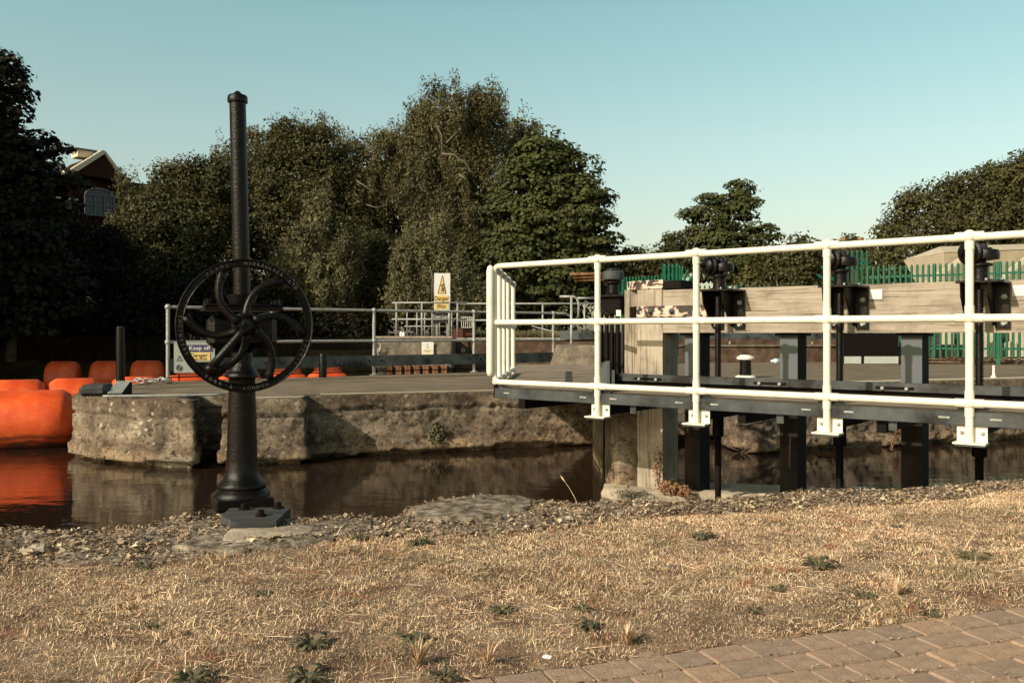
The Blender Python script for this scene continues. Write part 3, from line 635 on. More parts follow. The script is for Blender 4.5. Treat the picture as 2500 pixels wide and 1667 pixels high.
MB().lathe([(a_ * .945, b_) for a_, b_ in prof], n=36).build('shaft', BLACK, col, True, auto=.9)
gb = MB().box((0, .02, (zc(770) + zc(850)) / 2), (.40, .20, zc(770) - zc(850)), None, .035)
gb.build('gear_case', BLACK, col)
MB().box((0, .02, zc(752) - .006), (.46, .26, .022), None, .006).build('case_flange', BLACK, col)
MB().box((0, .02, zc(745) - .002), (.44, .24, .016), None, .005).build('case_cover', BLACK, col)
for sx in (-1, 1):
    for sy in (-1, 1): MB().lathe([(.013, 0), (.013, .02), (.008, .028)], (sx * .2, .02 + sy * .1, zc(745) + .006), 6).build('bolt', BLACK, col)
MB().lathe([(.07, zc(743)), (.088, zc(724)), (.09, zc(720)), (.06, zc(719))], n=28).build('collar', BLACK, col, True, auto=.7)
lean = lambda z: Vector((-.026 * (z - zc(719)) / (zc(250) - zc(719)), 0, z))
zs = [zc(719) + (zc(252) - zc(719)) * i / 8 for i in range(9)]
MB().tube([lean(z) for z in zs], [.0495 - .001 * i / 8 for i in range(9)], 26).build('pipe', BLACK, col, True, auto=.8)
ct = lean(zc(252))
MB().lathe([(.048, -.004), (.059, .0), (.060, .012), (.059, .034), (.053, .042), (.036, .048), (.022, .056), (.016, .064), (.006, .070)], ct, 26).build('cap', BLACK, col, True, auto=.8)
# wheel: built in its own plane (x right, z up), centre in front of the gear case
wc = Matrix.Rotation(-RC, 3, 'Z') @ Vector((P(599, 795, 5.03) - Vector((COLX, COLY, GZ))))
wheel = MB(); RW = .375; nseg = 96
prof = [(RW, -.012), (RW + .004, -.022), (RW - .001, -.030), (RW - .007, -.026), (RW - .009, -.014), (RW - .031, -.014), (RW - .033, -.026), (RW - .038, -.030), (RW - .042, -.02), (RW - .038, .008), (RW - .004, .010)]
vs = []; fs = []
for k in range(nseg):
    a = 2 * math.pi * k / nseg
    for (r, d) in prof: vs.append(Vector((math.cos(a) * r, d, math.sin(a) * r)) + wc)
m_ = len(prof)
for k in range(nseg):
    for j in range(m_): fs.append((k * m_ + j, k * m_ + (j + 1) % m_, ((k + 1) % nseg) * m_ + (j + 1) % m_, ((k + 1) % nseg) * m_ + j))
wh = wheel.add(vs, fs).build('handwheel', BLACK, col, True, auto=.8)
for k in range(6):
    a1 = R(112 - 60 * k); pts = []; rs = []
    for i in range(11):
        s = i / 10; a = a1 + R(40) * (1 - s) ** 1.3 * 1.0 + R(8) * math.sin(s * math.pi); r = .05 + (RW - .045 - .05) * s
        pts.append(wc + Vector((math.cos(a) * r, -.006 - .03 * (1 - s), math.sin(a) * r))); rs.append(.026 - .006 * math.sin(s * math.pi) + (.006 if i in (0, 10) else 0))
    MB().tube(pts, rs, 10).build('spoke', BLACK, wh, True)
RXm = Matrix.Rotation(R(90), 3, 'X')
MB().lathe([(.075, -.03), (.078, .0), (.072, .035), (.05, .045), (.034, .05), (.032, .075), (.02, .08)], wc, 24, RXm).build('hub', BLACK, wh, True, auto=.7)
MB().tube([wc + Vector((0, .0, 0)), wc + Vector((0, .30, 0))], .035, 12).build('drive_shaft', BLACK, col, True)
hb = [wc + Vector(v) for v in ((.005, -.085, .005), (-.05, -.082, -.06), (-.11, -.078, -.135), (-.15, -.07, -.18), (-.19, -.055, -.235))]
MB().tube(hb, [.024, .021, .024, .022, .026], 8).build('crank_arm', BLACK, wh, True)
MB().ball(wc + Vector((-.193, -.062, -.24)), .034, 10, (1, .9, .9)).build('crank_knob', BLACK, wh, True)
def text_mesh(body, size, extrude=.0):
    cu = bpy.data.curves.new('lettering', 'FONT'); cu.body = body; cu.size = size; cu.extrude = extrude; cu.align_x = 'CENTER'; cu.align_y = 'CENTER'; cu.resolution_u = 2
    o = bpy.data.objects.new('lettering', cu); COL.objects.link(o)
    me = bpy.data.meshes.new_from_object(o); bpy.data.objects.remove(o); bpy.data.curves.remove(cu); return me
gl = {}
lm = MB()
def ringtext(txt, a0, a1, inward_up=True):
    n = len(txt)
    for i, ch_ in enumerate(txt):
        if ch_ == ' ': continue
        a = R(a0 + (a1 - a0) * (i / max(n - 1, 1))); r = RW - .020
        if ch_ not in gl: gl[ch_] = text_mesh(ch_, .027, .0055)
        me = gl[ch_]; rot = (a - math.pi / 2) if inward_up else (a + math.pi / 2); c, s = math.cos(rot), math.sin(rot)
        vs = []
        for v in me.vertices:
            x, y = v.co.x * .95, v.co.y; vs.append(wc + Vector((math.cos(a) * r + x * c - y * s, -.0175 - v.co.z, math.sin(a) * r + x * s + y * c)))
        lm.add(vs, [tuple(p.vertices) for p in me.polygons])
ringtext('ADAMS', 126, 107); ringtext('-', 100, 100); ringtext('HYDRAULICS', 90, 56); ringtext('LTD', 46, 38)
ringtext('ENGINEERS', 172, 206, False); ringtext('YORK', 233, 247, False); ringtext('&', 257, 257, False); ringtext('LONDON', 269, 289, False); ringtext('SEWAGE', 322, 346, False)
lm.build('lettering', BLACK_GLINT, wh)
# tarred timber block with bolts, in front of the column
b1 = G(547, 1302, .03); b2 = G(677, 1306, .03); b3 = G(677, 1276, .05)
blk = thing('timber_block', 'black tarred wooden block with bolt heads in front of the column', 'wooden block', (G(612, 1300, .04)), R(5))
m = MB(); m.prism([(-.07, -.03), (.135, -.01), (.15, .36), (-.19, .37), (-.19, .16)], 0, .062); m.build('block', WOODD, blk)
for x, y in ((.03, .12), (-.10, .31), (.085, .33)): MB().lathe([(.032, 0), (.03, .012), (.018, .014), (.018, .034), (.014, .038)], (x, y, .06), 8).build('bolt', BLACKM, blk)

# ------------------------------------------------------------------ white railing of the footbridge
zt, zm, zb = EYE + .6875, EYE + .105, EYE - .51
rail = thing('guard_railing', 'white tubular guard railing with ball joints along the footbridge', 'railing', GW(0, 0), RG)
tL = T(1207, 0); tp = [0, T(1700, 0), T(2019, 0), T(2367, 0), T(2367, 0) + 1.15]; tE = 6.2; TR = .0285
cr = .07
for nm, z in (('top_rail', zt), ('middle_rail', zm), ('bottom_rail', zb)):
    pts = [Vector((tL + (cr if z != zm else 0), 0, z)), Vector((0, 0, z)), Vector((tE, 0, z))]
    MB().tube(pts, TR, 16).build(nm, WHITE, rail, True, auto=1)
lp_ = []
for k in range(7): a = R(180 - 15 * k); lp_.append(Vector((tL + cr + math.cos(a) * cr, 0, zt - cr + math.sin(a) * cr)))
for k in range(7): a = R(180 + 15 * k); lp_.insert(0, Vector((tL + cr + math.cos(a) * cr, 0, zb + cr + math.sin(a) * cr)))
MB().tube(lp_, TR, 16).build('end_post', WHITE, rail, True, auto=1)
for i, t in enumerate(tp):
    MB().tube([(t, 0, .31), (t, 0, zt)], TR, 16).build('post', WHITE, rail, True, auto=1)
    for nm, z, r in (('ball_joint', zt + .008, .048), ('ball_joint', zm, .047), ('ball_joint', zb, .046)):
        bj = MB().ball((t, 0, z), r, 16)
        bj.tube([(t - .095, 0, z), (t + .095, 0, z)], [TR + .0045, TR + .0045], 14); bj.tube([(t, 0, z - .095), (t, 0, z - .01)], TR + .0045, 14)
        if z != zt + .008: bj.tube([(t, 0, z), (t, 0, z + .09)], TR + .0045, 14)
        bj.build(nm, WHITE, rail, True, auto=1)
    br = MB().box((t + .01, .04, .37), (.20, .012, .13)); br.box((t + .01, -.015, .305), (.215, .13, .012)); br.build('foot_bracket', WHITE, rail)
    MB().box((t + .012, .052, .475), (.20, .012, .21)).build('back_plate', STEELG2, rail)
    MB().box((t + .012, -.005, .292), (.20, .12, .014)).build('back_plate', STEELG2, rail)
    for s in (-1, 1): MB().lathe([(.016, 0), (.016, .010), (.009, .012), (.009, .022)], (t + .012 + s * .068, .034, .375), 6, RXm).build('bolt', GALV, rail)
# end guard leading back along the left side of the platform
eg = thing('end_guard', 'short white railing turning back along the left side of the footbridge', 'railing', (0, 0, 0))
e0 = GW(tL, 0); e1 = Vector((.02, 12.3, 0)); d = e1 - e0
for nm, z in (('top_rail', zt - .02), ('middle_rail', zm - .02), ('bottom_rail', zb)):
    MB().tube([e0 + Vector((0, 0, z)) + d * .02, e1 + Vector((0, 0, z))], .03, 12).build(nm, WHITE if nm != 'top_rail' else GALV, eg, True, auto=1)
for s in (.2, .42, .64, .98):
    q = e0 + d * s + Vector((.0, 0, 0)); pm_ = MB().tube([q + Vector((0, 0, .50)), q + Vector((0, 0, zt))], .031, 12)
    for z in (zt - .02, zm - .02, zb): pm_.ball(q + Vector((0, 0, z)), .048, 10)
    pm_.build('post', WHITE, eg, True, auto=1)
q = P(1197, 700, 9.12)
st = thing('gate_stile', 'single white vertical tube with rounded ends left of the railing corner', 'gate post', (q.x, q.y, 0))
MB().tube([(0, 0, .645), (0, 0, .66), (0, 0, .70), (0, 0, zt - .05), (0, 0, zt - .01), (0, 0, zt + .01)], [.012, .032, .040, .040, .030, .012], 16).build('tube', WHITE, st, True, auto=1)
for z in (zb + .15, zt - .12): MB().tube([(0, 0, z), tuple(e0 + Vector((.01, 0, z)) - Vector((q.x, q.y, 0)))], .014, 8).build('hinge', WHITE, st, True)

# ------------------------------------------------------------------ footbridge deck
DZ = .53
fb = thing('footbridge_deck', 'narrow steel edged footbridge carrying the white railing', 'footbridge', GW(0, 0), RG)
def clip(poly, axis, lo, hi):
    for sgn, lim in ((1, lo), (-1, -hi)):
        out = []
        for i in range(len(poly)):
            a, b = poly[i], poly[(i + 1) % len(poly)]; fa, fb_ = sgn * a[axis] - lim, sgn * b[axis] - lim
            if fa >= 0: out.append(a)
            if (fa >= 0) != (fb_ >= 0): k = fa / (fa - fb_); out.append((a[0] + (b[0] - a[0]) * k, a[1] + (b[1] - a[1]) * k))
        poly = out
        if len(poly) < 3: return []
    return poly
inv = Matrix.Rotation(-RG, 3, 'Z')
def toL(v): q = inv @ (Vector((v[0], v[1], 0)) - Vector((P1.x, P1.y, 0))); return (q.x, q.y)
plat = [toL(GW(tL + .02, .06)), toL(GW(T(1490, 0), .06)), toL(GW(T(1490, .7), .69)), toL((1.66, 15.4)), toL((.10, 15.9))]
# boards of the wide landing, across the landing (parallel to the quay)
ru = Matrix.Rotation(-(RU - RG), 3, 'Z'); rui = ru.inverted()
pu = [tuple((ru @ Vector((a, b, 0)))[:2]) for a, b in plat]; ymin = min(p[1] for p in pu); ymax = max(p[1] for p in pu); yy = ymin; kk = 0
while yy < ymax:
    c_ = clip(pu, 1, yy + .008, min(yy + .52, ymax))
    if len(c_) >= 3:
        back = [tuple((rui @ Vector((a, b, 0)))[:2]) for a, b in c_]
        MB().prism(back, DZ - .03, DZ + .002 * (kk % 2)).build('deck_board', DECKM, fb)
    yy += .53; kk += 1
t0 = T(1492, .3); k = 0
while t0 < 6.1:
    MB().prism([(t0 + .008, .06), (t0 + 1.1, .06), (t0 + 1.1 + .12, .68), (t0 + .12 + .008, .68)], DZ - .03, DZ + .0015 * (k % 2)).build('deck_board', DECKM, fb); t0 += 1.108; k += 1
sl_ = MB()
segs = [tL - .01] + tp + [tE]
for a, b in zip(segs[:-1], segs[1:]):
    MB().box(((a + b) / 2, .03, .475), (b - a - .01, .045, .10), None, .004).build('edge_channel', STEELG, fb)
    for x in (a + .17, b - .17):
        if b - a > .6: MB().box((x, .004, .48), (.075, .006, .014)).build('slot', GALV, fb)
MB().add([tuple(Vector((*toL(v), z))) for v in (GW(tL - .01, .0), (.06, 15.9)) for z in (.42, .56)], [(0, 1, 3, 2)]).build('end_channel', STEELG, fb)
# toe plate on the far side of the walkway
a = T(1492, .70)
MB().box(((a + tE) / 2, .71, .645), (tE - a, .04, .075), None, .004).build('toe_plate', STEELG, fb)
MB().box(((a + tE) / 2, .745, .57), (tE - a, .02, .085)).build('dark_gap_strip', BLACKM, fb)  # black strip painted in for the dark of the gap under the toe plate
for x in (T(1583, .7), T(1880, .7), T(2185, .7)):
    MB().box((x, .683, .64), (.30, .012, .02)).build('slot', BLACKM, fb)
    for s in (-.16, .16): MB().lathe([(.016, 0), (.016, .012), (.008, .018)], (x + s * .6, .684, .635), 8, RXm).build('bolt', GALV, fb)
for (px0, px1, y0, y1) in ((1462, 1482, 886, 925), (1484, 1494, 900, 948)):
    p0, p1 = toL(P(px0, 0, 9.3)), toL(P(px1, 0, 8.9)); MB().prism3([(*p0, .53), (*p1, .53), (*p1, EYE - (y1 - 20 - HY) * 8.9 / F + .1), (*p0, EYE - (y0 - HY) * 9.3 / F)], (.02, .02, 0)).build('side_kerb', STEELG2, fb)
for t in tp + [T(1540, .5), T(1860, .5), T(2190, .5)]:
    MB().box((t, .75, .37), (.07, 1.36, .09)).build('cross_beam', BLACKM, fb)
for t in (T(1546, .05), T(1905, .05), T(2180, .05)):
    m = MB().box((t, .05, .385), (.06, .008, .07)); m.build('hanger', STEELG, fb)
MB().box((T(1340, .6) + .1, 1.0, .38), (.08, 2.0, .1)).build('cross_beam', BLACKM, fb)

# ------------------------------------------------------------------ timber gate
gate = thing('timber_gate', 'weathered oak lock gate beam on a pale heel post', 'lock gate', GW(0, 0), RG)
BO = 1.33; zbt = EYE; zt_l = EYE + .455; tb0 = T(1618, BO)
L = tE + .4 - tb0
m = MB(); bd = .34; zr = EYE + .425
m.add([(tb0 + .004, BO, zbt), (tE + .4, BO, zbt), (tE + .4, BO, zr), (tb0 + .004, BO, zt_l), (tb0 + .004, BO + bd, zbt), (tE + .4, BO + bd, zbt), (tE + .4, BO + bd, zr), (tb0 + .004, BO + bd, zt_l)],
      [(0, 1, 2, 3), (4, 7, 6, 5), (0, 4, 5, 1), (3, 2, 6, 7), (0, 3, 7, 4), (1, 5, 6, 2)])
m.build('balance_beam', WOODX, gate)
hp0, hp1 = T(1556, BO), T(1618, BO); hc = T(1525, BO + .13)
MB().prism([(hp0, BO - .004), (hp1, BO - .004), (hp1, BO + .34), (hp0, BO + .34)], -1.1, EYE + .47).build('heel_post', WOODZ, gate)
hc = T(1525, BO + .07)
MB().prism([(hc, BO + .07), (hp0 - .003, BO + .19), (hp0 - .003, BO + .34), (hc, BO + .34)], -1.1, EYE + .468).build('quoin_post', WOODZ, gate)
MB().prism([(hp0 - .01, BO - .016), (hp1 + .01, BO - .016), (hp1 + .01, BO + .36), (hc - .012, BO + .36), (hc - .012, BO + .14)], EYE + .472, EYE + .565).build('post_cap', PEEL, gate)
MB().box((hp1 + .115, BO + .17, EYE + .51), (.2, .34, .085)).build('cap_plate', BLACKM, gate)
sb = EYE + .17
MB().box(((hp0 + .0 + T(1727, BO)) / 2, BO - .014, EYE + .225), (T(1727, BO) - hp0, .018, .12), None, .004).build('iron_strap', PEEL, gate)
MB().prism([(hp0 - .002, BO - .02), (hp0, BO - .004), (hc + .0, BO + .16), (hc - .014, BO + .15)], EYE + .165, EYE + .285).build('iron_strap', BLACKM, gate)
for px in (1591, 1643): MB().lathe([(.036, 0), (.036, .006), (.022, .008), (.022, .022), (.012, .026), (.012, .036)], (T(px, BO), BO - .023, EYE + .225), 10, RXm).build('bolt', STEELG, gate)
for (px, w_) in ((2139, .11), (2490, .11)): MB().box((T(px, BO), BO - .004, EYE + .35), (w_, .008, .09)).build('label_plate', SIGNW, gate)
# steel posts that hang from the beam down into the water
for i, (pa, pb) in enumerate(((1672, 1708), (1904, 1947), (2200, 2251), (2560, 2615))):
    o_ = 1.42; a, b = T(pa, o_), T(pb, o_)
    g_ = thing('sluice_post', ['grey steel post nearest the heel post, under the beam', 'grey steel post right of the white capped bollard', 'broad grey steel post between the second and third screw rods', 'grey steel post beyond the right edge of the view'][i], 'post', GW((a + b) / 2, o_), RG, 'steel posts hanging from the timber beam')
    w_ = b - a
    MB().box((0, .006, (EYE + .45) / 2), (w_, .012, EYE - .45)).build('front_flange', STEELG2, g_)
    MB().box((0, .006, -.275), (w_, .012, 1.446)).build('shaded_foot', STEEL_SHADE, g_)  # lower flange: same steel with the deck's shade put into its colour
    MB().box((0, .235, .10), (w_, .012, 2 * (EYE - .10))).build('rear_flange', STEEL_SHADE, g_)
    MB().box((w_ / 2 - .006, .12, .10), (.012, .215, 2 * (EYE - .10))).build('web', BLACKM, g_)  # coloured black for the unlit side of the grey post
    MB().box((.0, .12, EYE - .018), (w_ + .06, .34, .03)).build('head_plate', BLACKM, g_)
# winding gears with screw rods
def winding_gear(px, label, first=None):
    o_ = 1.12; t = T(px, o_)
    if first: g_ = copy_tree(first); g_.location = GW(t, o_); tag(g_, label); return g_
    g_ = thing('winding_gear', label, 'winding gear', GW(t, o_), RG, 'black winding gears on the timber beam')
    zt2 = EYE + .43; zp = EYE + .42
    MB().box((.02, .05, zp), (.36, .34, .02), None, .004).build('top_plate', BLACK, g_)
    MB().box((.14, .185, EYE + .23), (.11, .03, .38), None, .003).build('wall_plate', BLACK, g_)
    MB().box((-.09, .185, EYE + .23), (.11, .03, .38), None, .003).build('wall_plate', BLACK, g_)
    for x in (-.13, .075): MB().prism3([(x, -.10, zp - .01), (x, .175, zp - .01), (x, .175, EYE + .06), (x, .13, EYE + .06), (x, -.08, EYE + .30)], (.014, 0, 0)).build('gusset', BLACK, g_)
    for x, z in ((.155, EYE + .30), (.155, EYE + .08), (-.105, EYE + .08)):
        MB().lathe([(.026, 0), (.026, .006), (.018, .008), (.018, .026)], (x, .165, z), 6, RXm).build('bolt', GALV, g_)
    MB().lathe([(.095, 0), (.09, .012), (.066, .02), (.062, .06), (.064, .12), (.10, .125), (.10, .145), (.05, .15), (.045, .19)], (.0, .03, zp + .01), 20).build('pedestal', BLACK, g_, True, auto=.6)
    for k in range(5): MB().lathe([(.012, 0), (.012, .016), (.006, .02)], (.02 + .14 * math.cos(k * 1.26), .04 + .12 * math.sin(k * 1.26), zp + .01), 6).build('bolt', GALV, g_)
    zh = zp + .245
    hd = MB(); hd.lathe([(.045, 0), (.10, .008), (.105, .05), (.095, .085), (.05, .095), (.045, .105)], (.045, .03, zh - .065), 22); hd.build('worm_housing', BLACK, g_, True, auto=.6)
    MB().box((-.045, .03, zh - .005), (.10, .16, .17), None, .015).build('gear_box', BLACK, g_)
    MB().lathe([(.105, 0), (.108, .012), (.106, .022), (.088, .03), (.08, .06), (.05, .08), (.022, .085), (.02, .13)], (-.055, -.045, zh), 22, Matrix.Rotation(R(90), 3, 'X') @ Matrix.Rotation(R(-25), 3, 'Y')).build('end_cover', BLACK, g_, True, auto=.6)
    MB().box((.02, .06, zh + .045), (.06, .08, .08), None, .01).build('breather', BLACK, g_)
    # screw
    pts = []; rs = []; z = EYE + .36; k = 0
    while z > .62: pts.append((0, 0, z)); rs.append(.037 if k % 2 else .025); z -= .0115; k += 1
    MB().tube(pts, rs, 10, True).build('screw_rod', BLACK, g_, True)
    MB().tube([(0, 0, .63), (0, 0, .30)], .03, 10).build('lower_shaft', BLACKM, g_, True)
    MB().tube([(0, 0, .31), (0, 0, .07)], .058, 10).build('sleeve', BLACKM, g_, True, auto=.8)
    MB().tube([(0, 0, .08), (0, 0, -1.0)], [.034, .03], 10).build('lower_shaft', BLACKM, g_, True)
    return g_
wg = winding_gear(1753, 'black winding gear nearest the heel post')
winding_gear(2050, 'black winding gear on the middle of the beam', wg)
winding_gear(2391, 'black winding gear at the right end of the beam in view', wg)
# left-hand gear beside the heel post
o_ = 1.75; t = T(1497, o_); lg = thing('paddle_gear', 'squat black paddle gear with projecting bars left of the heel post', 'winding gear', GW(t, o_), RG)
Yg = GW(t, o_).y; zz = lambda y: EYE - (y - HY) * Yg / F
MB().lathe([(.12, zz(683)), (.125, zz(678)), (.125, zz(665)), (.11, zz(662)), (.05, zz(661)), (.05, zz(655))], n=24).build('drum', STEELG, lg, True, auto=.6)
for k in range(4): MB().box((.06 * math.cos(k * 1.57 + .4), .06 * math.sin(k * 1.57 + .4), zz(658)), (.03, .03, .03)).build('lug', BLACK, lg)
MB().lathe([(.11, zz(722)), (.075, zz(716)), (.07, zz(695)), (.11, zz(692)), (.11, zz(688)), (.05, zz(684))], n=20).build('pedestal', BLACK, lg, True, auto=.6)
MB().box((-.02, .05, zz(745)), (.34, .26, .22), None, .01).build('gear_box', BLACKM, lg)
MB().box((-.02, .03, zz(723)), (.38, .32, .02)).build('top_plate', BLACK, lg)
for k in range(3): MB().tube([(-.05, -.02 + .02 * k, zz(668 + 7 * k)), (-.50, -.16 + .05 * k, zz(667 + 7 * k))], .017, 8).build('bar', RUST, lg, True)
MB().prism3([(-.19, -.1, zz(745)), (.0, -.1, zz(772)), (.06, -.1, zz(776)), (-.19, -.1, zz(735))], (0, .03, 0)).build('brace', BLACK, lg)
MB().box((.145, -.11, zz(765)), (.06, .02, .07)).build('tag_plate', WHITE, lg)
for x in (-.175, -.10, -.03, .05):
    pts = []; rs = []; z = zz(768); k = 0
    while z > .50: pts.append((x, .02, z)); rs.append(.028 if k % 2 else .022); z -= .0125; k += 1
    MB().tube(pts, rs, 8).build('screw_rod', BLACK, lg, True)
MB().box((.10, .1, .85), (.03, .10, .85)).build('guide_bar', STEELG2, lg)
MB().box((0, .15, .1), (.42, .08, 2.0)).build('guide_board', BLACKM, lg)
MB().box((.16, .03, .2), (.07, .07, 2.1)).build('guide_post', WOODZ if False else BLACKM, lg)

# ------------------------------------------------------------------ things on the quay
def at_q(px, py, z=CZ): return G(px, py, z)
mp = thing('mooring_post', 'tall thin black mooring post near the quay nose', 'mooring post', at_q(294, 951), 0, 'black mooring posts on the quay')
MB().lathe([(.066, 0), (.064, .94), (.06, .965), (.03, .97)], n=18).build('pipe', BLACK, mp, True, auto=.7)
mp2 = thing('mooring_post', 'short black mooring post right of the handwheel', 'mooring post', at_q(788, 921), 0, 'black mooring posts on the quay')
MB().lathe([(.078, 0), (.076, .44), (.07, .455), (.03, .46)], n=18).build('pipe', BLACK, mp2, True, auto=.7)
bo = thing('bollard', 'black bollard with a white cap and white base ring', 'bollard', at_q(1820, 922))
MB().lathe([(.20, 0), (.19, .03), (.15, .05), (.12, .05)], n=24).build('base_ring', WHITE, bo, True, auto=.7)
MB().lathe([(.115, .05), (.108, .2), (.108, .34)], n=24).build('barrel', BLACK, bo, True, auto=.7)
MB().lathe([(.11, .34), (.165, .36), (.17, .39), (.15, .415), (.115, .42), (.11, .44), (.03, .445)], n=24).build('cap', WHITE, bo, True, auto=.7)
v = at_q(215, 965)
cb = thing('corner_block', 'dark timber block with a ribbed step plate on the quay nose', 'step block', (-5.72, 12.25, CZ), R(10))
MB().prism3([(-.16, -.18, 0), (-.16, .3, 0), (-.10, .3, .13), (.02, .3, .15), (.02, -.18, .15), (-.10, -.18, .12)][::1], (.0, 0, 0.0)) if False else None
MB().box((-.06, .05, .08), (.36, .5, .16), None, .05).build('block', WOODD, cb)
for k in range(7): MB().box((.145 + .028 * k, .05, .112), (.014, .50, .02), Matrix.Rotation(R(16), 3, 'X')).build('rib', LGREY, cb)
MB().prism3([(.13, -.19, 0), (.13, .3, 0), (.13, .3, .17), (.13, -.19, .035)], (.21, 0, 0)).build('plate_body', BLACKM, cb)
MB().tube([(x, 11.62 + .34 * (x + 5.0) - .10 * math.sin((x + 5) * 2.2) + .18, CZ + .03) for x in [-5.45 + .1 * i for i in range(16)]], .016, 8).build('hose', GALV, None, True)
tag(bpy.data.objects['hose'], 'thin pale pipe lying along the front edge of the quay nose', 'pipe')
chn = thing('chain', 'heap of heavy chain links on the quay nose', 'chain', at_q(365, 938))
for k in range(11):
    a = k * .55; c0 = Vector((-.3 + .06 * k, .06 * math.sin(k * 1.7), .05 + .03 * abs(math.sin(k))))
    MB().tube([c0 + Vector((math.cos(q_) * .055, math.sin(q_) * .034 * math.cos(a), math.sin(q_) * .034 * math.sin(a))) for q_ in [i * math.pi / 5 for i in range(10)]], .013, 6, closed=True).build('link', GALV, chn, True)
MB().tube([(.33 + .045 * math.cos(i * .628), 0, .07 + .05 * math.sin(i * .628)) for i in range(10)], .012, 6, closed=True).build('shackle', RUST, chn, True)
v = at_q(437, 928); tag(MB().tube([(0, .0 + .02 * math.cos(i * .5236), .05 + .06 * math.sin(i * .5236)) for i in range(12)], .008, 6, closed=True).build('mooring_ring', BLACKM, None, True, loc=v), 'small upright iron ring on the quay left of the wheel', 'ring')
# galvanised railing on the back edge of the quay
gp = [at_q(410, 931), at_q(663, 923), at_q(913, 915), at_q(1157, 908), Vector((.98, 20.9, CZ))]
gr = thing('galvanised_railing', 'grey galvanised railing with a dark toe board along the back of the quay', 'railing', gp[0])
HT, HM = 1.56, .93
for z, nm in ((HT, 'top_rail'), (HM, 'middle_rail')):
    for a, b in zip(gp[:-1], gp[1:]): MB().tube([Vector((a.x, a.y, z)) - gp[0], Vector((b.x, b.y, z)) - gp[0]], .030, 10).build(nm, GALV, gr, True, auto=1)
for q in gp:
    v = q - gp[0]; m = MB().tube([v, v + Vector((0, 0, HT - CZ))], .034, 12)
    for z in (HT, HM): m.ball(v + Vector((0, 0, z - CZ)), .056, 12)
    m.lathe([(.1, 0), (.1, .012), (.045, .02), (.036, .05)], v, 12); m.build('post', GALV, gr, True, auto=1)
for a, b in zip(gp[:-1], gp[1:]):
    d_ = (b - a); d_.z = 0; L_ = d_.length; an = math.atan2(d_.y, d_.x); c = (a + b) / 2 - gp[0] + Vector((math.sin(an) * .05, -math.cos(an) * .05, .52 - CZ))
    MB().box(c, (L_ - .02, .012, .225), Matrix.Rotation(an, 3, 'Z')).build('toe_board', STEELG, gr)
    for s in (-1, 1): MB().lathe([(.022, 0), (.02, .01), (.01, .014)], c + Matrix.Rotation(an, 3, 'Z') @ Vector((s * (L_ / 2 - .14), -.008, 0)), 8, Matrix.Rotation(an, 3, 'Z') @ RXm).build('bolt', BLACKM, gr)
e_ = gp[-1] - gp[0]; du = Vector((.83, .56, 0)).normalized()
MB().tube([e_ + Vector((0, 0, HT - CZ)), e_ + du * .35 + Vector((0, 0, HT - CZ)), e_ + du * .52 + Vector((0, 0, HT - CZ - .07)), e_ + du * .58 + Vector((0, 0, HT - CZ - .25)), e_ + du * .52 + Vector((0, 0, HM - CZ + .07)), e_ + du * .35 + Vector((0, 0, HM - CZ)), e_ + Vector((0, 0, HM - CZ))], .03, 10).build('end_loop', GALV, gr, True)
# scribbled tag on the toe board
a, b = gp[1], gp[2]; d_ = (b - a); d_.z = 0; an = math.atan2(d_.y, d_.x); o0 = a + d_ * .56 + Vector((math.sin(an) * .06, -math.cos(an) * .06, .52 - CZ)) - gp[0]
sc_ = [[(0, -.06), (.03, .05), (.07, -.07)], [(.01, -.01), (.07, -.02)], [(.10, .05), (.17, .05), (.10, -.06), (.18, -.06)], [(.2, -.07), (.25, .05), (.29, -.07)], [(.22, -.02), (.28, -.02)], [(.33, .05), (.33, -.07), (.42, -.03), (.43, .02), (.33, .05)]]
sm_ = MB()
for st_ in sc_: sm_.tube([o0 + Matrix.Rotation(an, 3, 'Z') @ Vector((x, -.002, z)) for x, z in st_], .004, 4)
sm_.build('scribble', INK, gr)
# low rail cable at the quay back edge
MB().tube([q + Vector((0, .1, .07)) - gp[0] for q in gp], .012, 6).build('edge_cable', BLACKM, gr)

def sign(name, label, loc, rz, boards, texts, cat='sign', group=None, extra=None):
    s = thing(name, label, cat, loc, rz, group)
    for (nm, x0, x1, z0, z1, mat, d) in boards: MB().box(((x0 + x1) / 2, -d, (z0 + z1) / 2), (x1 - x0, .012, z1 - z0)).build(nm, mat, s)
    for (body, x, z, size, mat, d, sx) in texts:
        me = text_mesh(body, size, .002); me.materials.append(mat); o = bpy.data.objects.new('lettering', me); COL.objects.link(o); o.parent = s
        o.location = (x, -d, z); o.rotation_euler = (R(90), 0, 0); o.scale = (sx, 1, 1)
    return s
q = at_q(410, 931); an = math.atan2(1.2, 1.55)
s1 = sign('warning_sign', 'keep off warning sign fixed to the quay railing behind the wheel', (P(431, 0, 16.0).x, 15.92, 0), R(12),
     [('board', 0, .35, .38, .93, SIGNF, .10), ('board', .2, .70, .57, .93, SIGNF, .098), ('blue_panel', .23, .66, .76, .88, SIGNB, .108), ('yellow_panel', .27, .62, .60, .74, SIGNY, .108)],
     [('Keep off', .44, .82, .105, SIGNW, .116, 1), ('Danger', .43, .69, .10, INK, .116, 1), ('strong currents', .43, .63, .045, INK, .116, 1)])
m = MB(); c = Vector((.09, -.114, .47)); m.tube([c + Vector((math.cos(i * .52) * .045, 0, math.sin(i * .52) * .05)) for i in range(12)], .006, 4, closed=True); m.tube([c + Vector((-.03, 0, .035)), c + Vector((.03, 0, -.035))], .006, 4); m.tube([c + Vector((-.02, 0, -.01)), c + Vector((.01, 0, .01)), c + Vector((.025, 0, 0))], .006, 4); m.build('no_swimming_symbol', INK, s1)
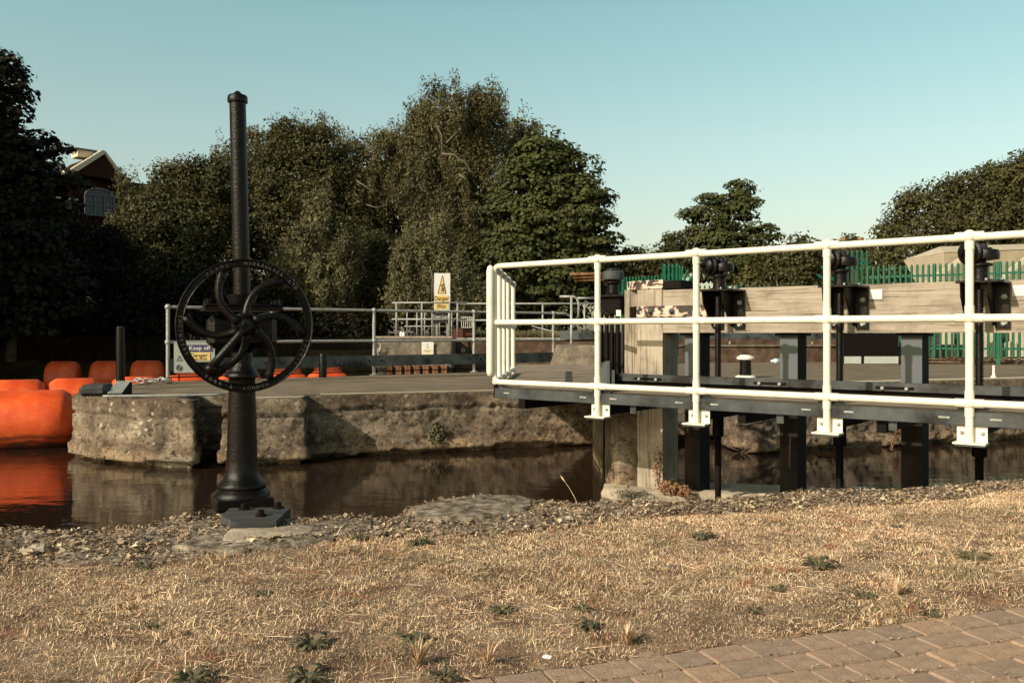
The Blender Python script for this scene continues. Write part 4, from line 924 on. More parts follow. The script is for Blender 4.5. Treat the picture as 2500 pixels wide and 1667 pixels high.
m = MB(); m.tube([Vector((.09 + x, -.114, .60 + z)) for x, z in ((-.045, 0), (0, .085), (.045, 0))], .006, 4, closed=True); m.build('warning_triangle', INK, s1)
Ys = 29.5; q = P(1080, 0, Ys); K2 = Ys / F
sz = lambda y: EYE - (y - HY) * K2
sx_ = lambda p: (p - 1080) * K2
s2 = sign('danger_sign', 'tall white and yellow sign warning of danger at the weir', (q.x, q.y, 0), R(3),
     [('board', sx_(1060), sx_(1099), sz(760), sz(667), SIGNW, 0), ('yellow_panel', sx_(1062), sx_(1095), sz(755), sz(721), SIGNY, .01)],
     [('Danger', sx_(1078), sz(729), .21, INK, .022, .78), ('Weir', sx_(1078), sz(748), .20, INK, .022, .72)])
tri = [(sx_(1080), -.012, sz(672)), (sx_(1088), -.012, sz(716)), (sx_(1069), -.012, sz(716))]
MB().prism3(tri, (0, -.006, 0)).build('triangle_panel', SIGNY, s2)
MB().tube([Vector(p) + Vector((0, -.008, 0)) for p in tri], .012, 4, closed=True).build('triangle_border', INK, s2)
m = MB().prism3([(sx_(1077), -.02, sz(712)), (sx_(1085), -.02, sz(712)), (sx_(1084), -.02, sz(700)), (sx_(1079.5), -.02, sz(700))], (0, -.004, 0)); m.build('weir_symbol', SIGNY if False else WOODB, s2)
m = MB().tube([(sx_(1076), -.024, sz(699)), (sx_(1081), -.024, sz(695))], .02, 5); m.ball((sx_(1082), -.024, sz(694)), .022, 6); m.build('falling_figure', INK, s2)
for px in (1066, 1092): MB().box((sx_(px), .03, (sz(826) + sz(666)) / 2), (.06, .04, sz(666) - sz(826))).build('sign_post', GALV, s2)
s3 = sign('name_board', 'black Town Lock name board below the danger sign', (q.x, q.y, 0), R(3), [('board', sx_(1058), sx_(1094), sz(788), sz(764), INK, .03)], [('Town Lock', sx_(1077), sz(773), .15, SIGNW, .042, .82)])
q = P(1044, 0, 27.9); K3 = 27.9 / F
s4 = sign('small_danger_sign', 'small faded danger sign fixed to the weir pier wall', (q.x, 27.9, 0), 0,
     [('board', -.19, .19, EYE - (870 - HY) * K3, EYE - (834 - HY) * K3, SIGNW, 0), ('yellow_panel', -.17, .17, EYE - (866 - HY) * K3, EYE - (852 - HY) * K3, flat('faded_yellow', (.72, .62, .42)), .008)],
     [('Danger', 0, EYE - (856 - HY) * K3, .10, flat('faded_ink', (.45, .38, .25)), .018, .8)])
z0 = EYE - (849 - HY) * K3; MB().tube([(-.05, -.012, z0), (0, -.012, z0 + .13), (.05, -.012, z0)], .005, 4, closed=True).build('triangle_border', INK, s4)
# railings on the weir pier and beyond
def rails(name, label, posts, zt_, zm_, zb_, ext=(0, 0), r=.03, mat=GALV, rl=None):
    p0 = posts[0]; s = thing(name, label, 'railing', (p0.x, p0.y, zb_), 0, 'galvanised railings behind the quay')
    d_ = (posts[-1] - posts[0]).normalized(); A_ = posts[0] - d_ * ext[0]; B_ = posts[-1] + d_ * ext[1]
    for z in ([zt_, zm_] if rl is None else rl): MB().tube([Vector((A_.x - p0.x, A_.y - p0.y, z - zb_)), Vector((B_.x - p0.x, B_.y - p0.y, z - zb_))], r, 8).build('rail', mat, s, True)
    for q in posts: MB().tube([Vector((q.x - p0.x, q.y - p0.y, 0)), Vector((q.x - p0.x, q.y - p0.y, zt_ - zb_))], r * 1.1, 8).build('post', mat, s, True)
    return s
Yr = 28.3
rails('pier_railing', 'grey railing on top of the weir pier in front of the danger sign', [P(p, 0, Yr) for p in (968, 1030, 1097, 1117)], 2.06, 1.53, .985, (.15, .3))
rails('pier_railing', 'second grey railing of five short posts behind the weir pier railing', [P(p, 0, 30.5) for p in (994, 1018, 1037, 1055, 1073, 1103)], 1.88, 1.3, .89, (.1, .1), .022, GALV, [1.32])
rails('bank_railing', 'grey railing on the low back wall right of the sign', [P(p, 0, 29.8) for p in (1117, 1325, 1427, 1530)], 2.08, 1.52, .9, (0, .5))
wg_ = thing('white_gate', 'small white barred gate on the far bank', 'gate', (P(1127, 0, 30.6).x, 30.6, .85))
for k in range(6): MB().tube([(.055 * k * 1.3, 0, .42), (.055 * k * 1.3, 0, .78)], .012, 6).build('bar', WHITE, wg_)
for z in (.42, .78): MB().tube([(0, 0, z), (.36, 0, z)], .014, 6).build('rail', WHITE, wg_)
MB().box((.02, 0, .2), (.03, .03, .45)).build('leg', WHITE, wg_)
sk = thing('rusty_float_tank', 'low rusty brown steel tank with sloping end on the far bank', 'tank', (P(1130, 0, 30.3).x, 30.3, .89))
MB().prism3([(-.35, 0, .0), (.35, 0, 0), (.42, 0, .17), (.15, 0, .36), (-.36, 0, .36)], (0, .6, 0)).build('body', simple('brown_tank', [(.09, .035, .02), (.15, .06, .035)], 3), sk)
MB().box((0, .3, .37), (.85, .65, .02)).build('lid', STEELG, sk)
# rack of pale loop rails right of the quay railing
lr = thing('loop_rail', 'grey tubular hoop beside the concrete block behind the footbridge', 'hand hoop', (P(1395, 0, 19).x, 19, CZ))
zz2 = lambda y: EYE - (y - HY) * 19 / F - CZ; xx2 = lambda p: (p - 1395) * 19 / F
MB().tube([(xx2(1366), 0, zz2(724)), (xx2(1400), 0, zz2(724)), (xx2(1408), 0, zz2(728)), (xx2(1413), 0, zz2(740)), (xx2(1412), 0, zz2(775))], .028, 10).build('hoop', GALV, lr, True)
MB().tube([(0, 0, 0), (0, 0, zz2(724))], .028, 10).build('post', GALV, lr, True)
MB().tube([(xx2(1412), .4, zz2(726)), (xx2(1460), .5, zz2(726))], .024, 8).build('rail', GALV, lr, True)
MB().tube([(xx2(1300), .6, zz2(795)), (xx2(1366), .3, zz2(813))], .012, 6).build('chain_rail', GALV, lr, True)
for px, a, b in ((1366, 804, 832), (1420, 804, 830)):
    MB().box((xx2(px + 25), .2, zz2((a + b) / 2)), (.40, .02, .19)).build('plate', STEELG2 if px < 1400 else STEELG, lr)
cbk = thing('concrete_block', 'weathered concrete block with sloping side behind the landing', 'concrete block', (P(1400, 0, 17.6).x, 17.6, CZ))
MB().add([(-.50, -.1, 0), (.55, -.1, 0), (.55, 1.3, 0), (-.45, 1.3, 0), (-.25, .1, .62), (.55, .1, .62), (.55, 1.2, .62), (-.30, 1.2, .62)], [(0, 1, 5, 4), (1, 2, 6, 5), (2, 3, 7, 6), (3, 0, 4, 7), (4, 5, 6, 7), (3, 2, 1, 0)]).build('block', CONC, cbk)
# far toe plates behind the beam
tp_ = thing('toe_plate_row', 'row of grey toe plates on the wall behind the timber beam', 'toe plates', (0, 0, 0))
for (a, b) in ((1660, 1745), (1748, 1818), (1821, 1904), (1968, 2060), (1480, 1560), (1398, 1452)):
    p0, p1 = P(a, 0, 28.6), P(b, 0, 28.6); MB().box(((p0.x + p1.x) / 2, 28.6 if a > 1560 else 28.9, .99), (p1.x - p0.x, .02, .19)).build('plate', STEELG, tp_)
for px in (1700, 1783, 1985): MB().box((P(px, 0, 28.6).x, 28.7, .87), (.05, .05, .28)).build('stay', CONCL, tp_)
# dark skip with pale base
q = P(2127, 0, 24.7); skp = thing('dark_container', 'black box container with pale lower boards behind the beam', 'container', (q.x, q.y, CZ))
MB().box((0, .25, .43), (1.52, .5, .85)).build('body', BLACKM, skp)
for a, b in ((-.76, -.30), (-.20, .74)): MB().box(((a + b) / 2, -.02, .11), (b - a, .06, .20)).build('pale_board', LGREY, skp)
bt = thing('litter_bottle', 'blue and white plastic bottle lying at the foot of the step', 'bottle', (P(1903, 0, 25.3).x, 25.3, CZ + .06), R(8))
RY = Matrix.Rotation(R(90), 3, 'Y'); MB().lathe([(.03, -.26), (.03, -.22), (.075, -.15), (.075, -.05)], n=12, rot=RY).build('neck', BOTW, bt, True); MB().lathe([(.076, -.05), (.076, .18), (.06, .2)], n=12, rot=RY).build('label', BLUE, bt, True)
mk = thing('marker_post', 'small white marker stub on the painted quay line', 'marker', (P(2440, 0, 16.9).x, G(2440, 922, CZ).y, CZ))
MB().lathe([(.07, 0), (.03, .05), (.022, .1), (.022, .24)], n=12).build('stub', WHITE, mk, True)

# ------------------------------------------------------------------ orange boom floats
def float_(a, b, r, label, first=None):
    a, b = Vector(a), Vector(b); d_ = b - a; L_ = d_.length; an = math.atan2(d_.y, d_.x); c = (a + b) / 2
    f = thing('boom_float', label, 'float', (c.x, c.y, c.z), an, 'orange boom floats on the water')
    pr = [(.01, -L_ / 2), (r * .55, -L_ / 2 + .01), (r * .86, -L_ / 2 + .06), (r, -L_ / 2 + .16), (r, -L_ / 2 + .4), (r, 0), (r, L_ / 2 - .4), (r, L_ / 2 - .16), (r * .86, L_ / 2 - .06), (r * .55, L_ / 2 - .01), (.01, L_ / 2)]
    MB().lathe(pr, n=28, rot=RY).build('shell', ORANGE, f, True, auto=1.2)
    MB().tube([(-L_ / 2 - .12, 0, .0), (L_ / 2 + .12, 0, 0)], .02, 8).build('cable', BLACKM, f, True)
    return f
fz = WZ + .42
float_((-11.0, 12.3, fz - .16), (-6.86, 13.8, fz + .05), .50, 'largest and nearest orange float, touching the quay nose')
pc = [(45, 15.6), (181, 16.1), (331, 16.7), (455, 17.2), (585, 17.8), (700, 18.3), (800, 18.9)]
lb = ['second orange float at the left edge behind the nearest one', 'orange float just left of the tall mooring post', 'orange float behind the chain heap', 'orange float behind the keep off sign', 'orange float behind the column collar', 'orange float behind the lower right of the wheel', 'orange float behind the short mooring post']
for (px, Y_), l_ in zip(pc, lb):
    c = P(px, 0, Y_); w_ = .41; float_((c.x - w_, c.y - .2, fz), (c.x + w_, c.y + .2, fz), .50, l_)
for (px, Y_, l_) in ((154, 25.6, 'leftmost shaded float of the rear row'), (262, 25.9, 'shaded rear float behind the tall mooring post'), (360, 26.4, 'shaded rear float left of the railing end'), (470, 27, 'shaded rear float behind the keep off sign'), (590, 27.8, 'shaded rear float behind the gear case'), (700, 28.6, 'shaded rear float behind the wheel rim'), (800, 29.3, 'rightmost shaded float of the rear row')):
    c = P(px, 0, Y_); float_((c.x - .45, c.y - .1, fz), (c.x + .45, c.y + .1, fz), .50, l_)

# ------------------------------------------------------------------ green palisade fences
FT = 3.05
def pale_mesh(h, w=.07):
    m = MB(); sec = [(-w / 2, .012), (-w / 4, -.014), (w / 4, -.014), (w / 2, .012)]
    vs = [(x, y, z) for z in (0, h - .06) for x, y in sec] + [(-w / 4, .0, h - .01), (0, -.01, h), (w / 4, 0, h - .01)]
    fs = [(i, i + 1, i + 5, i + 4) for i in range(3)] + [(4, 5, 8), (5, 6, 9, 8), (6, 7, 10), (6, 10, 9)]
    return m.add(vs, fs)
def fence(name, label, a, b, n, z0, z1, rl, mat, posts=(), w=.07):
    a, b = Vector((a.x, a.y, 0)), Vector((b.x, b.y, 0)); d_ = b - a; an = math.atan2(d_.y, d_.x); L_ = d_.length
    f = thing(name, label, 'fence', (a.x, a.y, z0), an, 'green palisade fences'); first = None
    for k in range(n):
        if first is None: first = pale_mesh(z1 - z0, w).build('pale', mat, f); o = first
        else: o = bpy.data.objects.new('pale', first.data); COL.objects.link(o); o.parent = f
        o.location = (L_ * (k + .5) / n, -.03, 0)
    for z in rl: MB().box((L_ / 2, .015, z - z0), (L_, .04, .06)).build('rail', mat, f)
    for s in posts: MB().box((L_ * s, .06, (z1 + CZ) / 2 - z0), (.10, .06, z1 - CZ)).build('post', mat, f)
    return f
fence('palisade_fence', 'long green palisade fence in front of the pale hopper', P(2112, 0, 25.9), P(2560, 0, 23.4), 31, .42, FT, (.66, 2.72), GREENP, (.015, .40, .745))
fence('palisade_fence', 'tall green palisade corner section behind the middle winding gear', P(2062, 0, 26), P(2122, 0, 26), 5, .5, EYE + 2.42, (.7, 3.15), GREENP, (.12,))
fence('palisade_fence', 'far green palisade fence behind the left winding gear', P(1692, 0, 36), P(1915, 0, 36.5), 20, .5, FT, (.8, 2.75), GREEND, (.02, .5, .98))
fence('palisade_fence', 'green palisade fence behind the heel post cap', P(1520, 0, 31), P(1620, 0, 29.6), 13, .6, FT, (.8, 2.6), GREENP, (.02,))
fence('palisade_fence', 'short green palisade panel right of the heel post cap', P(1618, 0, 25), P(1657, 0, 25), 4, .5, FT, (.8, 2.72), GREENP, (.1, .9))
fence('palisade_fence', 'green fence return left of the heel post', P(1505, 0, 27), P(1524, 0, 27), 2, .5, EYE + 1.62, (.8, 2.3), GREENP, ())
def fan(label, lines, Y_):
    f = thing('fence_fan', label, 'anti-climb fan', P(lines[0][2], lines[0][3], Y_), 0, 'spreading fans of green pales'); o0 = Vector(f.location)
    for (x0, y0, x1, y1) in lines:
        a, b = P(x0, y0, Y_) - o0, P(x1, y1, Y_) - o0; d_ = (a - b); L_ = d_.length
        o = pale_mesh(L_, .07).build('pale', GREENP, f); o.location = b; o.rotation_euler = (0, math.atan2(d_.x, d_.z), 0)
    return f
fan('green pales fanning to the right of the heel post cap', [(1660, 648, 1657, 712), (1667, 650, 1658, 712), (1680, 657, 1660, 716), (1692, 672, 1662, 718), (1700, 690, 1664, 722), (1705, 700, 1668, 726)], 25)
fan('green pales fanning left beside the middle winding gear', [(1994, 669, 2060, 716), (2004, 648, 2062, 714), (1987, 694, 2050, 722), (2020, 636, 2064, 714)], 21.8)
# scrap of boards under the fence
rb = thing('board_stack', 'low stack of long thin brown boards under the palisade fence', 'boards', (P(2400, 0, 24.9).x, 24.9, CZ), R(-6))
for k in range(10): MB().box((random.uniform(-.3, .3), -.2 + .05 * k, .03 + .035 * (k % 5)), (4.6, .12, .022), Matrix.Rotation(random.uniform(-.02, .02), 3, 'Y') @ Matrix.Rotation(random.uniform(-.03, .03), 3, 'Z')).build('board', WOODB, rb)
for k, px in enumerate((2405, 2432, 2468, 2495)):
    tag(MB().box((0, 0, .3), (.28, .3, .62), None, .05).build('concrete_post_base', SHED, loc=(P(px, 0, 26.2).x, 26.2, CZ)), ['pale concrete stub behind the fence, leftmost of four', 'pale concrete stub behind the fence, second of four', 'pale concrete stub behind the fence, third of four', 'pale concrete stub behind the fence, rightmost of four'][k], 'concrete stub', 'concrete stubs behind the fence')
# hopper
Yh = 29; q = P(2400, 0, Yh); hp = thing('concrete_hopper', 'large pale concrete hopper with flared sides and sloping struts', 'hopper', (q.x, q.y, 0))
hx = lambda p: (p - 2400) * Yh / F; hz = lambda y: EYE - (y - HY) * Yh / F
MB().add([(hx(2305), 0, hz(617)), (hx(2640), 0, hz(604)), (hx(2640), 3, hz(604)), (hx(2305), 3, hz(617)), (hx(2328), .6, hz(700)), (hx(2620), .6, hz(700)), (hx(2620), 2.4, hz(700)), (hx(2328), 2.4, hz(700))],
         [(0, 1, 5, 4), (1, 2, 6, 5), (2, 3, 7, 6), (3, 0, 4, 7), (0, 3, 2, 1), (4, 5, 6, 7)]).build('flared_body', SHED, hp)
MB().add([(hx(2305), -.02, hz(616.5)), (hx(2640), -.02, hz(603.5)), (hx(2600), 1.4, hz(584)), (hx(2345), 1.4, hz(592)), (hx(2305), 3.02, hz(616.5)), (hx(2640), 3.02, hz(603.5))], [(0, 1, 2, 3), (0, 3, 4), (1, 5, 2), (3, 2, 5, 4), (0, 4, 5, 1)]).build('roof', simple('hopper_roof', [(.40, .34, .25), (.56, .48, .36)], 2, .9, .4, 16, fine=.4, st=(4, 1, 1)), hp)
for (x0, y0, x1, y1) in ((2252, 694, 2362, 616), (2420, 690, 2520, 614), (2300, 740, 2400, 668)):
    a, b = Vector((hx(x0), -.25, hz(y0))), Vector((hx(x1), -.25, hz(y1))); d_ = b - a
    MB().box((a + b) / 2, (d_.length, .15, .14), Matrix.Rotation(-math.atan2(d_.z, d_.x), 3, 'Y')).build('strut', SHED, hp)
for px in (2345, 2395, 2450, 2520): MB().box((hx(px), .9, (hz(700) + .3) / 2), (.32, .3, hz(700) - .3)).build('leg', SHED, hp)

# ------------------------------------------------------------------ buildings
Yb = 62; q = P(228, 0, Yb); bl = thing('gabled_building', 'tall dark red brick building with a pale stone gable behind the left trees', 'building', (q.x, q.y, 0), R(46))
bx = lambda p: (p - 228) * Yb / F; bz = lambda y: EYE - (y - HY) * Yb / F
MB().box((bx(240), 5, bz(440) / 2 + .2), (bx(420) - bx(176), 9, bz(440))).build('wall', BRICKR, bl)
MB().prism3([(bx(188), -.3, bz(432)), (bx(262), -.3, bz(440)), (bx(228), -.3, bz(376))], (0, 6, 0)).build('gable', BRICKR, bl)
MB().prism3([(bx(180), -.45, bz(424)), (bx(228), -.45, bz(368)), (bx(232), -.45, bz(376)), (bx(189), -.45, bz(428))], (0, .8, 0)).build('coping', STONE, bl)
MB().prism3([(bx(228), -.45, bz(370)), (bx(232), -.45, bz(370)), (bx(267), -.45, bz(434)), (bx(262), -.45, bz(440))], (0, .8, 0)).build('coping', STONE, bl)
MB().box((bx(208), 1, bz(378)), (bx(226) - bx(202), 1.2, bz(369) - bz(386))).build('chimney', STONE, bl); MB().box((bx(208), 1, bz(369)), (bx(232) - bx(198), 1.5, .12)).build('chimney_cap', SLATE, bl)
MB().add([(bx(120), .2, bz(440)), (bx(176), .2, bz(440)), (bx(202), 3.5, bz(388)), (bx(144), 3.5, bz(390)), (bx(120), 7, bz(440)), (bx(176), 7, bz(440))], [(0, 1, 2, 3), (3, 2, 5, 4), (1, 5, 2), (0, 3, 4)]).build('roof', SLATE, bl)
MB().add([(bx(262), .3, bz(436)), (bx(350), .3, bz(520)), (bx(350), 8, bz(520)), (bx(240), 4, bz(392))], [(0, 1, 2, 3), (0, 3, 2, 1)]).build('roof', ROOFT, bl)
MB().box((bx(145), 2, bz(520)), (2.2, 4, bz(440) - bz(600))).build('wall', BRICKR, bl)
MB().box((bx(174), -.2, bz(450)), (.3, .5, bz(430) - bz(470))).build('pilaster', STONE, bl)
bl.scale = (1.5, 1, 1); bl.location.x += .5
def window(x0, x1, y0, y1, par, arch=False, d=-.62):
    f = MB(); X0, X1, Z0, Z1 = bx(x0), bx(x1), bz(y1), bz(y0); t_ = .07
    for a in (X0, X1, (X0 * 2 + X1) / 3, (X0 + 2 * X1) / 3): f.box((a, d, (Z0 + Z1) / 2), (t_, .1, Z1 - Z0))
    for z in (Z0, Z1, (Z0 + Z1) / 2): f.box(((X0 + X1) / 2, d, z), (X1 - X0, .1, t_))
    o = f.build('window', WFRAME, par); m = MB()
    pts = [(X0, d + .04, Z0), (X1, d + .04, Z0), (X1, d + .04, Z1)] + ([((X0 + X1) / 2 + math.cos(a) * (X1 - X0) / 2, d + .04, Z1 + math.sin(a) * .5) for a in [R(k * 20) for k in range(1, 9)]] if arch else []) + [(X0, d + .04, Z1)]
    m.prism3(pts, (0, .03, 0)).build('pane', GLASS, o)
    if arch: MB().tube([((X0 + X1) / 2 + math.cos(a) * (X1 - X0) / 2, d, Z1 + math.sin(a) * .5) for a in [R(k * 20) for k in range(10)]], .06, 5).build('arch_frame', WFRAME, o)
window(199, 244, 482, 530, bl, True); window(168, 180, 500, 526, bl, False, -.2); window(140, 170, 636, 656, bl, False, -.2); window(270, 292, 490, 520, bl, False, -.2)
MB().box((bx(170), -.3, bz(496)), (1.1, .4, .1)).build('lintel', STONE, bl)
q = P(2080, 0, 75); hs = thing('distant_house', 'distant house roof with brick chimneys above the green fence', 'house', (q.x, q.y, 0))
cx_ = lambda p: (p - 2080) * 75 / F; cz_ = lambda y: EYE - (y - HY) * 75 / F
MB().box((cx_(2080), 3, (cz_(596) + .3) / 2), (cx_(2140) - cx_(2015), 5, cz_(600) - .3)).build('wall', BRICKR, hs)
MB().add([(cx_(2012), 0, cz_(600)), (cx_(2150), 0, cz_(600)), (cx_(2130), 3, cz_(578)), (cx_(2044), 3, cz_(577)), (cx_(2012), 6, cz_(600)), (cx_(2150), 6, cz_(600))], [(0, 1, 2, 3), (0, 3, 4), (1, 5, 2), (3, 2, 5, 4)]).build('roof', ROOFT, hs)
for px in (2073, 2117): MB().box((cx_(px), 1.5, cz_(585)), (.36, .4, .7)).build('chimney', simple('chimney_brick', [(.36, .17, .10), (.45, .24, .15)], 4), hs)

# ------------------------------------------------------------------ trees
def unit(n): v = rng.normal(size=(n, 3)); return v / np.linalg.norm(v, axis=1)[:, None]
def leaves(c, nrm, size, asp, jit, droop=0):
    n = len(c); nr = nrm + rng.normal(size=(n, 3)) * jit; nr /= np.linalg.norm(nr, axis=1)[:, None]
    a = rng.normal(size=(n, 3)); a[:, 2] -= droop; a -= nr * (a * nr).sum(1)[:, None]; a /= np.linalg.norm(a, axis=1)[:, None]
    b = np.cross(nr, a); s = (size * rng.uniform(.6, 1.3, n))[:, None]
    return np.stack([c - a * s * .5, c + b * s * asp * .5, c + a * s * .5, c - b * s * asp * .5], 1)
TOTAL = [0]
def tree(name, label, cat, Y_, blobs, style, dens_=1.0, leaf=.17, group='trees and bushes behind the river', base=.45, depth=.75, wood=BARK, off=None, leafm=None):
    """blobs: (px,py,rpx,rpy) given at distance Y_, turned into ellipsoids of real size"""
    k = Y_ / F; bs = []
    for (px, py, rx, ry) in blobs:
        c = P(px, py, Y_) if off is None else Vector((px, off, py)); rX, rZ = (rx * k, ry * k) if off is None else (rx, ry)
        bs.append((np.array(c), np.array([rX, min(rX, rZ * 1.3) * depth, rZ])))
    cen = sum(b[0] for b in bs) / len(bs); tr = thing(name, label, cat, (cen[0], cen[1], base), 0, group); org = np.array(tr.location)
    Q = []
    for (c, r) in bs:
        c = c + np.array([0, rng.uniform(-.4, .4), 0]); area = 4 * np.pi * ((r[0] * r[1]) ** 1.6 / 3 + (r[0] * r[2]) ** 1.6 / 3 + (r[1] * r[2]) ** 1.6 / 3) ** (1 / 1.6)
        sr = {'syc': .62, 'wil': .70, 'mix': .55}[style] * (leaf / .17) ** .5
        nc = max(6, int(area / (sr * sr * (.72 if off is None else 1.2)))); u = unit(nc); u = u[(u[:, 1] < .55)]
        cc = c + u * r * rng.uniform(.72, 1.0, (len(u), 1)); per = int(dens_ * 82 * (sr / .6) ** 2 * (.17 / leaf) ** 2)
        for kx in range(len(u)):
            s_ = sr * rng.uniform(.55, 1.35); w_ = unit(per)
            if style == 'syc':
                w_[:, 2] = np.abs(w_[:, 2]) * rng.choice([1, 1, -.4], per); p = cc[kx] + w_ * np.array([s_, s_, s_ * .45]) * rng.uniform(.75, 1.05, (per, 1)); nr = w_ * np.array([.7, .7, 1]) + u[kx] * .25 + np.array([0, -.15, .45])
                Q.append(leaves(p, nr, leaf, .8, .35, .3))
            elif style == 'wil':
                ax = np.array([rng.normal(0, .25), rng.normal(0, .25), 1.0]); p = cc[kx] + w_ * np.array([s_ * .55, s_ * .55, s_ * 1.0]) * rng.random((per, 1)) ** .5 + ax * rng.uniform(-.2, .3) * s_
                Q.append(leaves(p, w_ * .5 + u[kx] * .6, leaf * 1.15, .30, .7, -.9))
            else:
                p = cc[kx] + w_ * s_ * rng.uniform(.5, 1.05, (per, 1)) * np.array([1, 1, .8]); Q.append(leaves(p, w_ * .6 + u[kx] * .5 + np.array([0, 0, .3]), leaf, .6, .5, 0))
        ni = int(area * (17 if off is None else 4)); w_ = unit(ni); Q.append(leaves(c + w_ * r * rng.uniform(.3, .86, (ni, 1)), unit(ni), .27 if off is None else .9, .8, .5))
        if style == 'wil' and off is None:            # thin shoots that break the outline
            ns = int(area * .35); w_ = unit(ns); w_ = w_[(w_[:, 2] > .1)]
            for q_ in w_:
                L_ = rng.uniform(.3, .9); n_ = 12; s2 = np.sort(rng.random(n_))[:, None]; dr = q_ * .5 + np.array([rng.normal(0, .2), 0, .9]); Q.append(leaves(c + q_ * r * 1.0 + dr * L_ * s2 + rng.normal(0, .035, (n_, 3)), unit(n_), leaf * 1.0, .34, .5, -1))
    q = np.concatenate(Q).reshape(-1, 3) - org; TOTAL[0] += len(q) // 4
    lm_ = leafm or {'syc': L_SYC, 'wil': L_WIL, 'mix': L_MIX}[style]
    bigmesh('crown', q, 4, lm_, tr)
    m = MB(); h_ = max(cen[2] - base, .8); R_ = .03 * h_ ** .9 + .04
    m.tube([(0, 0, -.3), (.1, 0, h_ * .3), (-.1, .1, h_ * .65), (0, 0, h_)], [R_, R_ * .8, R_ * .6, R_ * .35], 8)
    for (c, r) in bs[:7]:
        e = Vector(c - org); m.tube([(0, 0, h_ * .4), Vector((0, 0, h_ * .55)).lerp(e, .45) + Vector((.2, 0, .2)), e], [R_ * .5, R_ * .3, R_ * .1], 6)
    m.build('trunk', wood, tr, True)
    return tr
def twigs(tr_, lines, Y_, mat=BARKP, r=.03):
    o0 = Vector(tr_.location)
    for ln in lines:
        pts = [P(a, b, Y_) - o0 for a, b in ln]; MB().tube(pts, [r * (1 - .7 * i / (len(pts) - 1)) for i in range(len(pts))], 5).build('bare_branch', mat, tr_, True)
tree('maple_tree', 'shade-darkened maple filling the left edge with its crown against the sky', 'tree', 29, [(-50, 235, 95, 115), (20, 295, 55, 80), (-30, 430, 160, 130), (60, 420, 75, 70), (115, 350, 42, 28), (130, 470, 55, 60), (-20, 600, 190, 130), (70, 700, 130, 120), (-60, 740, 160, 120)], 'syc', .9, .20, leafm=L_SHADE)
tree('willow_shrub', 'feathery pale shrub right of the gabled building', 'tree', 44, [(314, 452, 24, 36), (320, 520, 40, 44), (300, 590, 62, 60)], 'wil', .45, .17)
tree('broadleaf_tree', 'round topped dark tree left of the column pipe', 'tree', 41, [(425, 450, 62, 58), (495, 440, 60, 58), (380, 510, 62, 60), (460, 560, 110, 100), (330, 640, 90, 90), (430, 690, 120, 100)], 'mix', 1.0, .17)
tree('grey_willow', 'loose willow with wispy top directly behind the column pipe', 'tree', 43, [(560, 400, 52, 58), (610, 385, 55, 66), (570, 490, 80, 90), (640, 480, 60, 90)], 'wil', .85, .17)
tr = tree('ash_tree', 'broad ash with a wispy top right of the column pipe', 'tree', 42, [(700, 360, 58, 60), (760, 370, 60, 62), (720, 440, 90, 80), (800, 430, 55, 60), (660, 530, 80, 80)], 'mix', .95, .16)
tree('willow_wisps', 'wispy willow shoots rising above the ash', 'tree', 44, [(700, 340, 50, 42), (780, 335, 55, 40)], 'wil', .6, .17)
tr = tree('crack_willow', 'pale grey-green willow left of the tallest crown', 'tree', 43, [(865, 400, 68, 62), (940, 385, 62, 72), (1000, 380, 55, 80), (880, 490, 95, 80), (970, 500, 80, 90)], 'wil', 1.05, .17)
twigs(tr, [[(870, 440), (905, 465), (935, 468)], [(895, 500), (920, 508), (950, 495)]], 39)
tr = tree('tall_willow', 'tallest rounded willow crown in the middle of the tree belt', 'tree', 41, [(1100, 300, 100, 86), (1045, 345, 66, 80), (1172, 325, 60, 92), (1192, 262, 36, 40), (1100, 400, 112, 100), (1030, 450, 80, 90), (1160, 460, 90, 90), (1100, 560, 120, 100)], 'wil', 1.1, .17)
twigs(tr, [[(1078, 376), (1110, 378), (1120, 390), (1135, 396), (1150, 420), (1162, 424)], [(1080, 372), (1078, 330), (1062, 300)], [(1090, 350), (1118, 320)], [(1120, 425), (1145, 445)]], 36.5, BARKP, .05)
tree('back_willow', 'willow top half hidden between tallest willow and sycamore', 'tree', 44, [(1262, 355, 56, 78), (1290, 370, 40, 60)], 'wil', .9, .17)
tree('sycamore_tree', 'dense layered sycamore at the right end of the tree belt', 'tree', 38, [(1330, 385, 68, 62), (1390, 425, 60, 62), (1300, 460, 80, 75), (1400, 510, 78, 72), (1458, 590, 48, 66), (1330, 570, 95, 80), (1420, 640, 85, 62), (1260, 620, 80, 80), (1330, 700, 110, 70), (1455, 470, 28, 22), (1240, 530, 60, 60)], 'syc', 1.15, .19)
tree('dark_thicket', 'dark thicket below the tallest willow', 'bush', 39, [(1120, 660, 90, 90), (1190, 700, 90, 80), (1250, 760, 80, 50), (950, 700, 80, 80), (880, 740, 80, 70), (900, 640, 70, 80)], 'mix', .9, .17)
tree('sunlit_willow_bush', 'sunlit willow bush right of the handwheel', 'bush', 36, [(775, 530, 46, 66), (820, 600, 58, 80), (735, 640, 60, 80), (690, 690, 55, 60), (800, 690, 70, 70)], 'wil', 1.0, .15, leafm=L_SUN)
tree('sunlit_sallow', 'sunlit pale sallow bush behind the danger sign', 'bush', 34.5, [(1060, 590, 46, 62), (1020, 650, 62, 66), (1085, 680, 60, 66), (990, 720, 54, 50), (1120, 730, 60, 44)], 'wil', 1.0, .15, leafm=L_SUN)
twigs(bpy.data.objects['sunlit_sallow'], [[(1055, 730), (1056, 680), (1050, 650)], [(1062, 735), (1058, 690)]], 33.2, BARKP, .04)
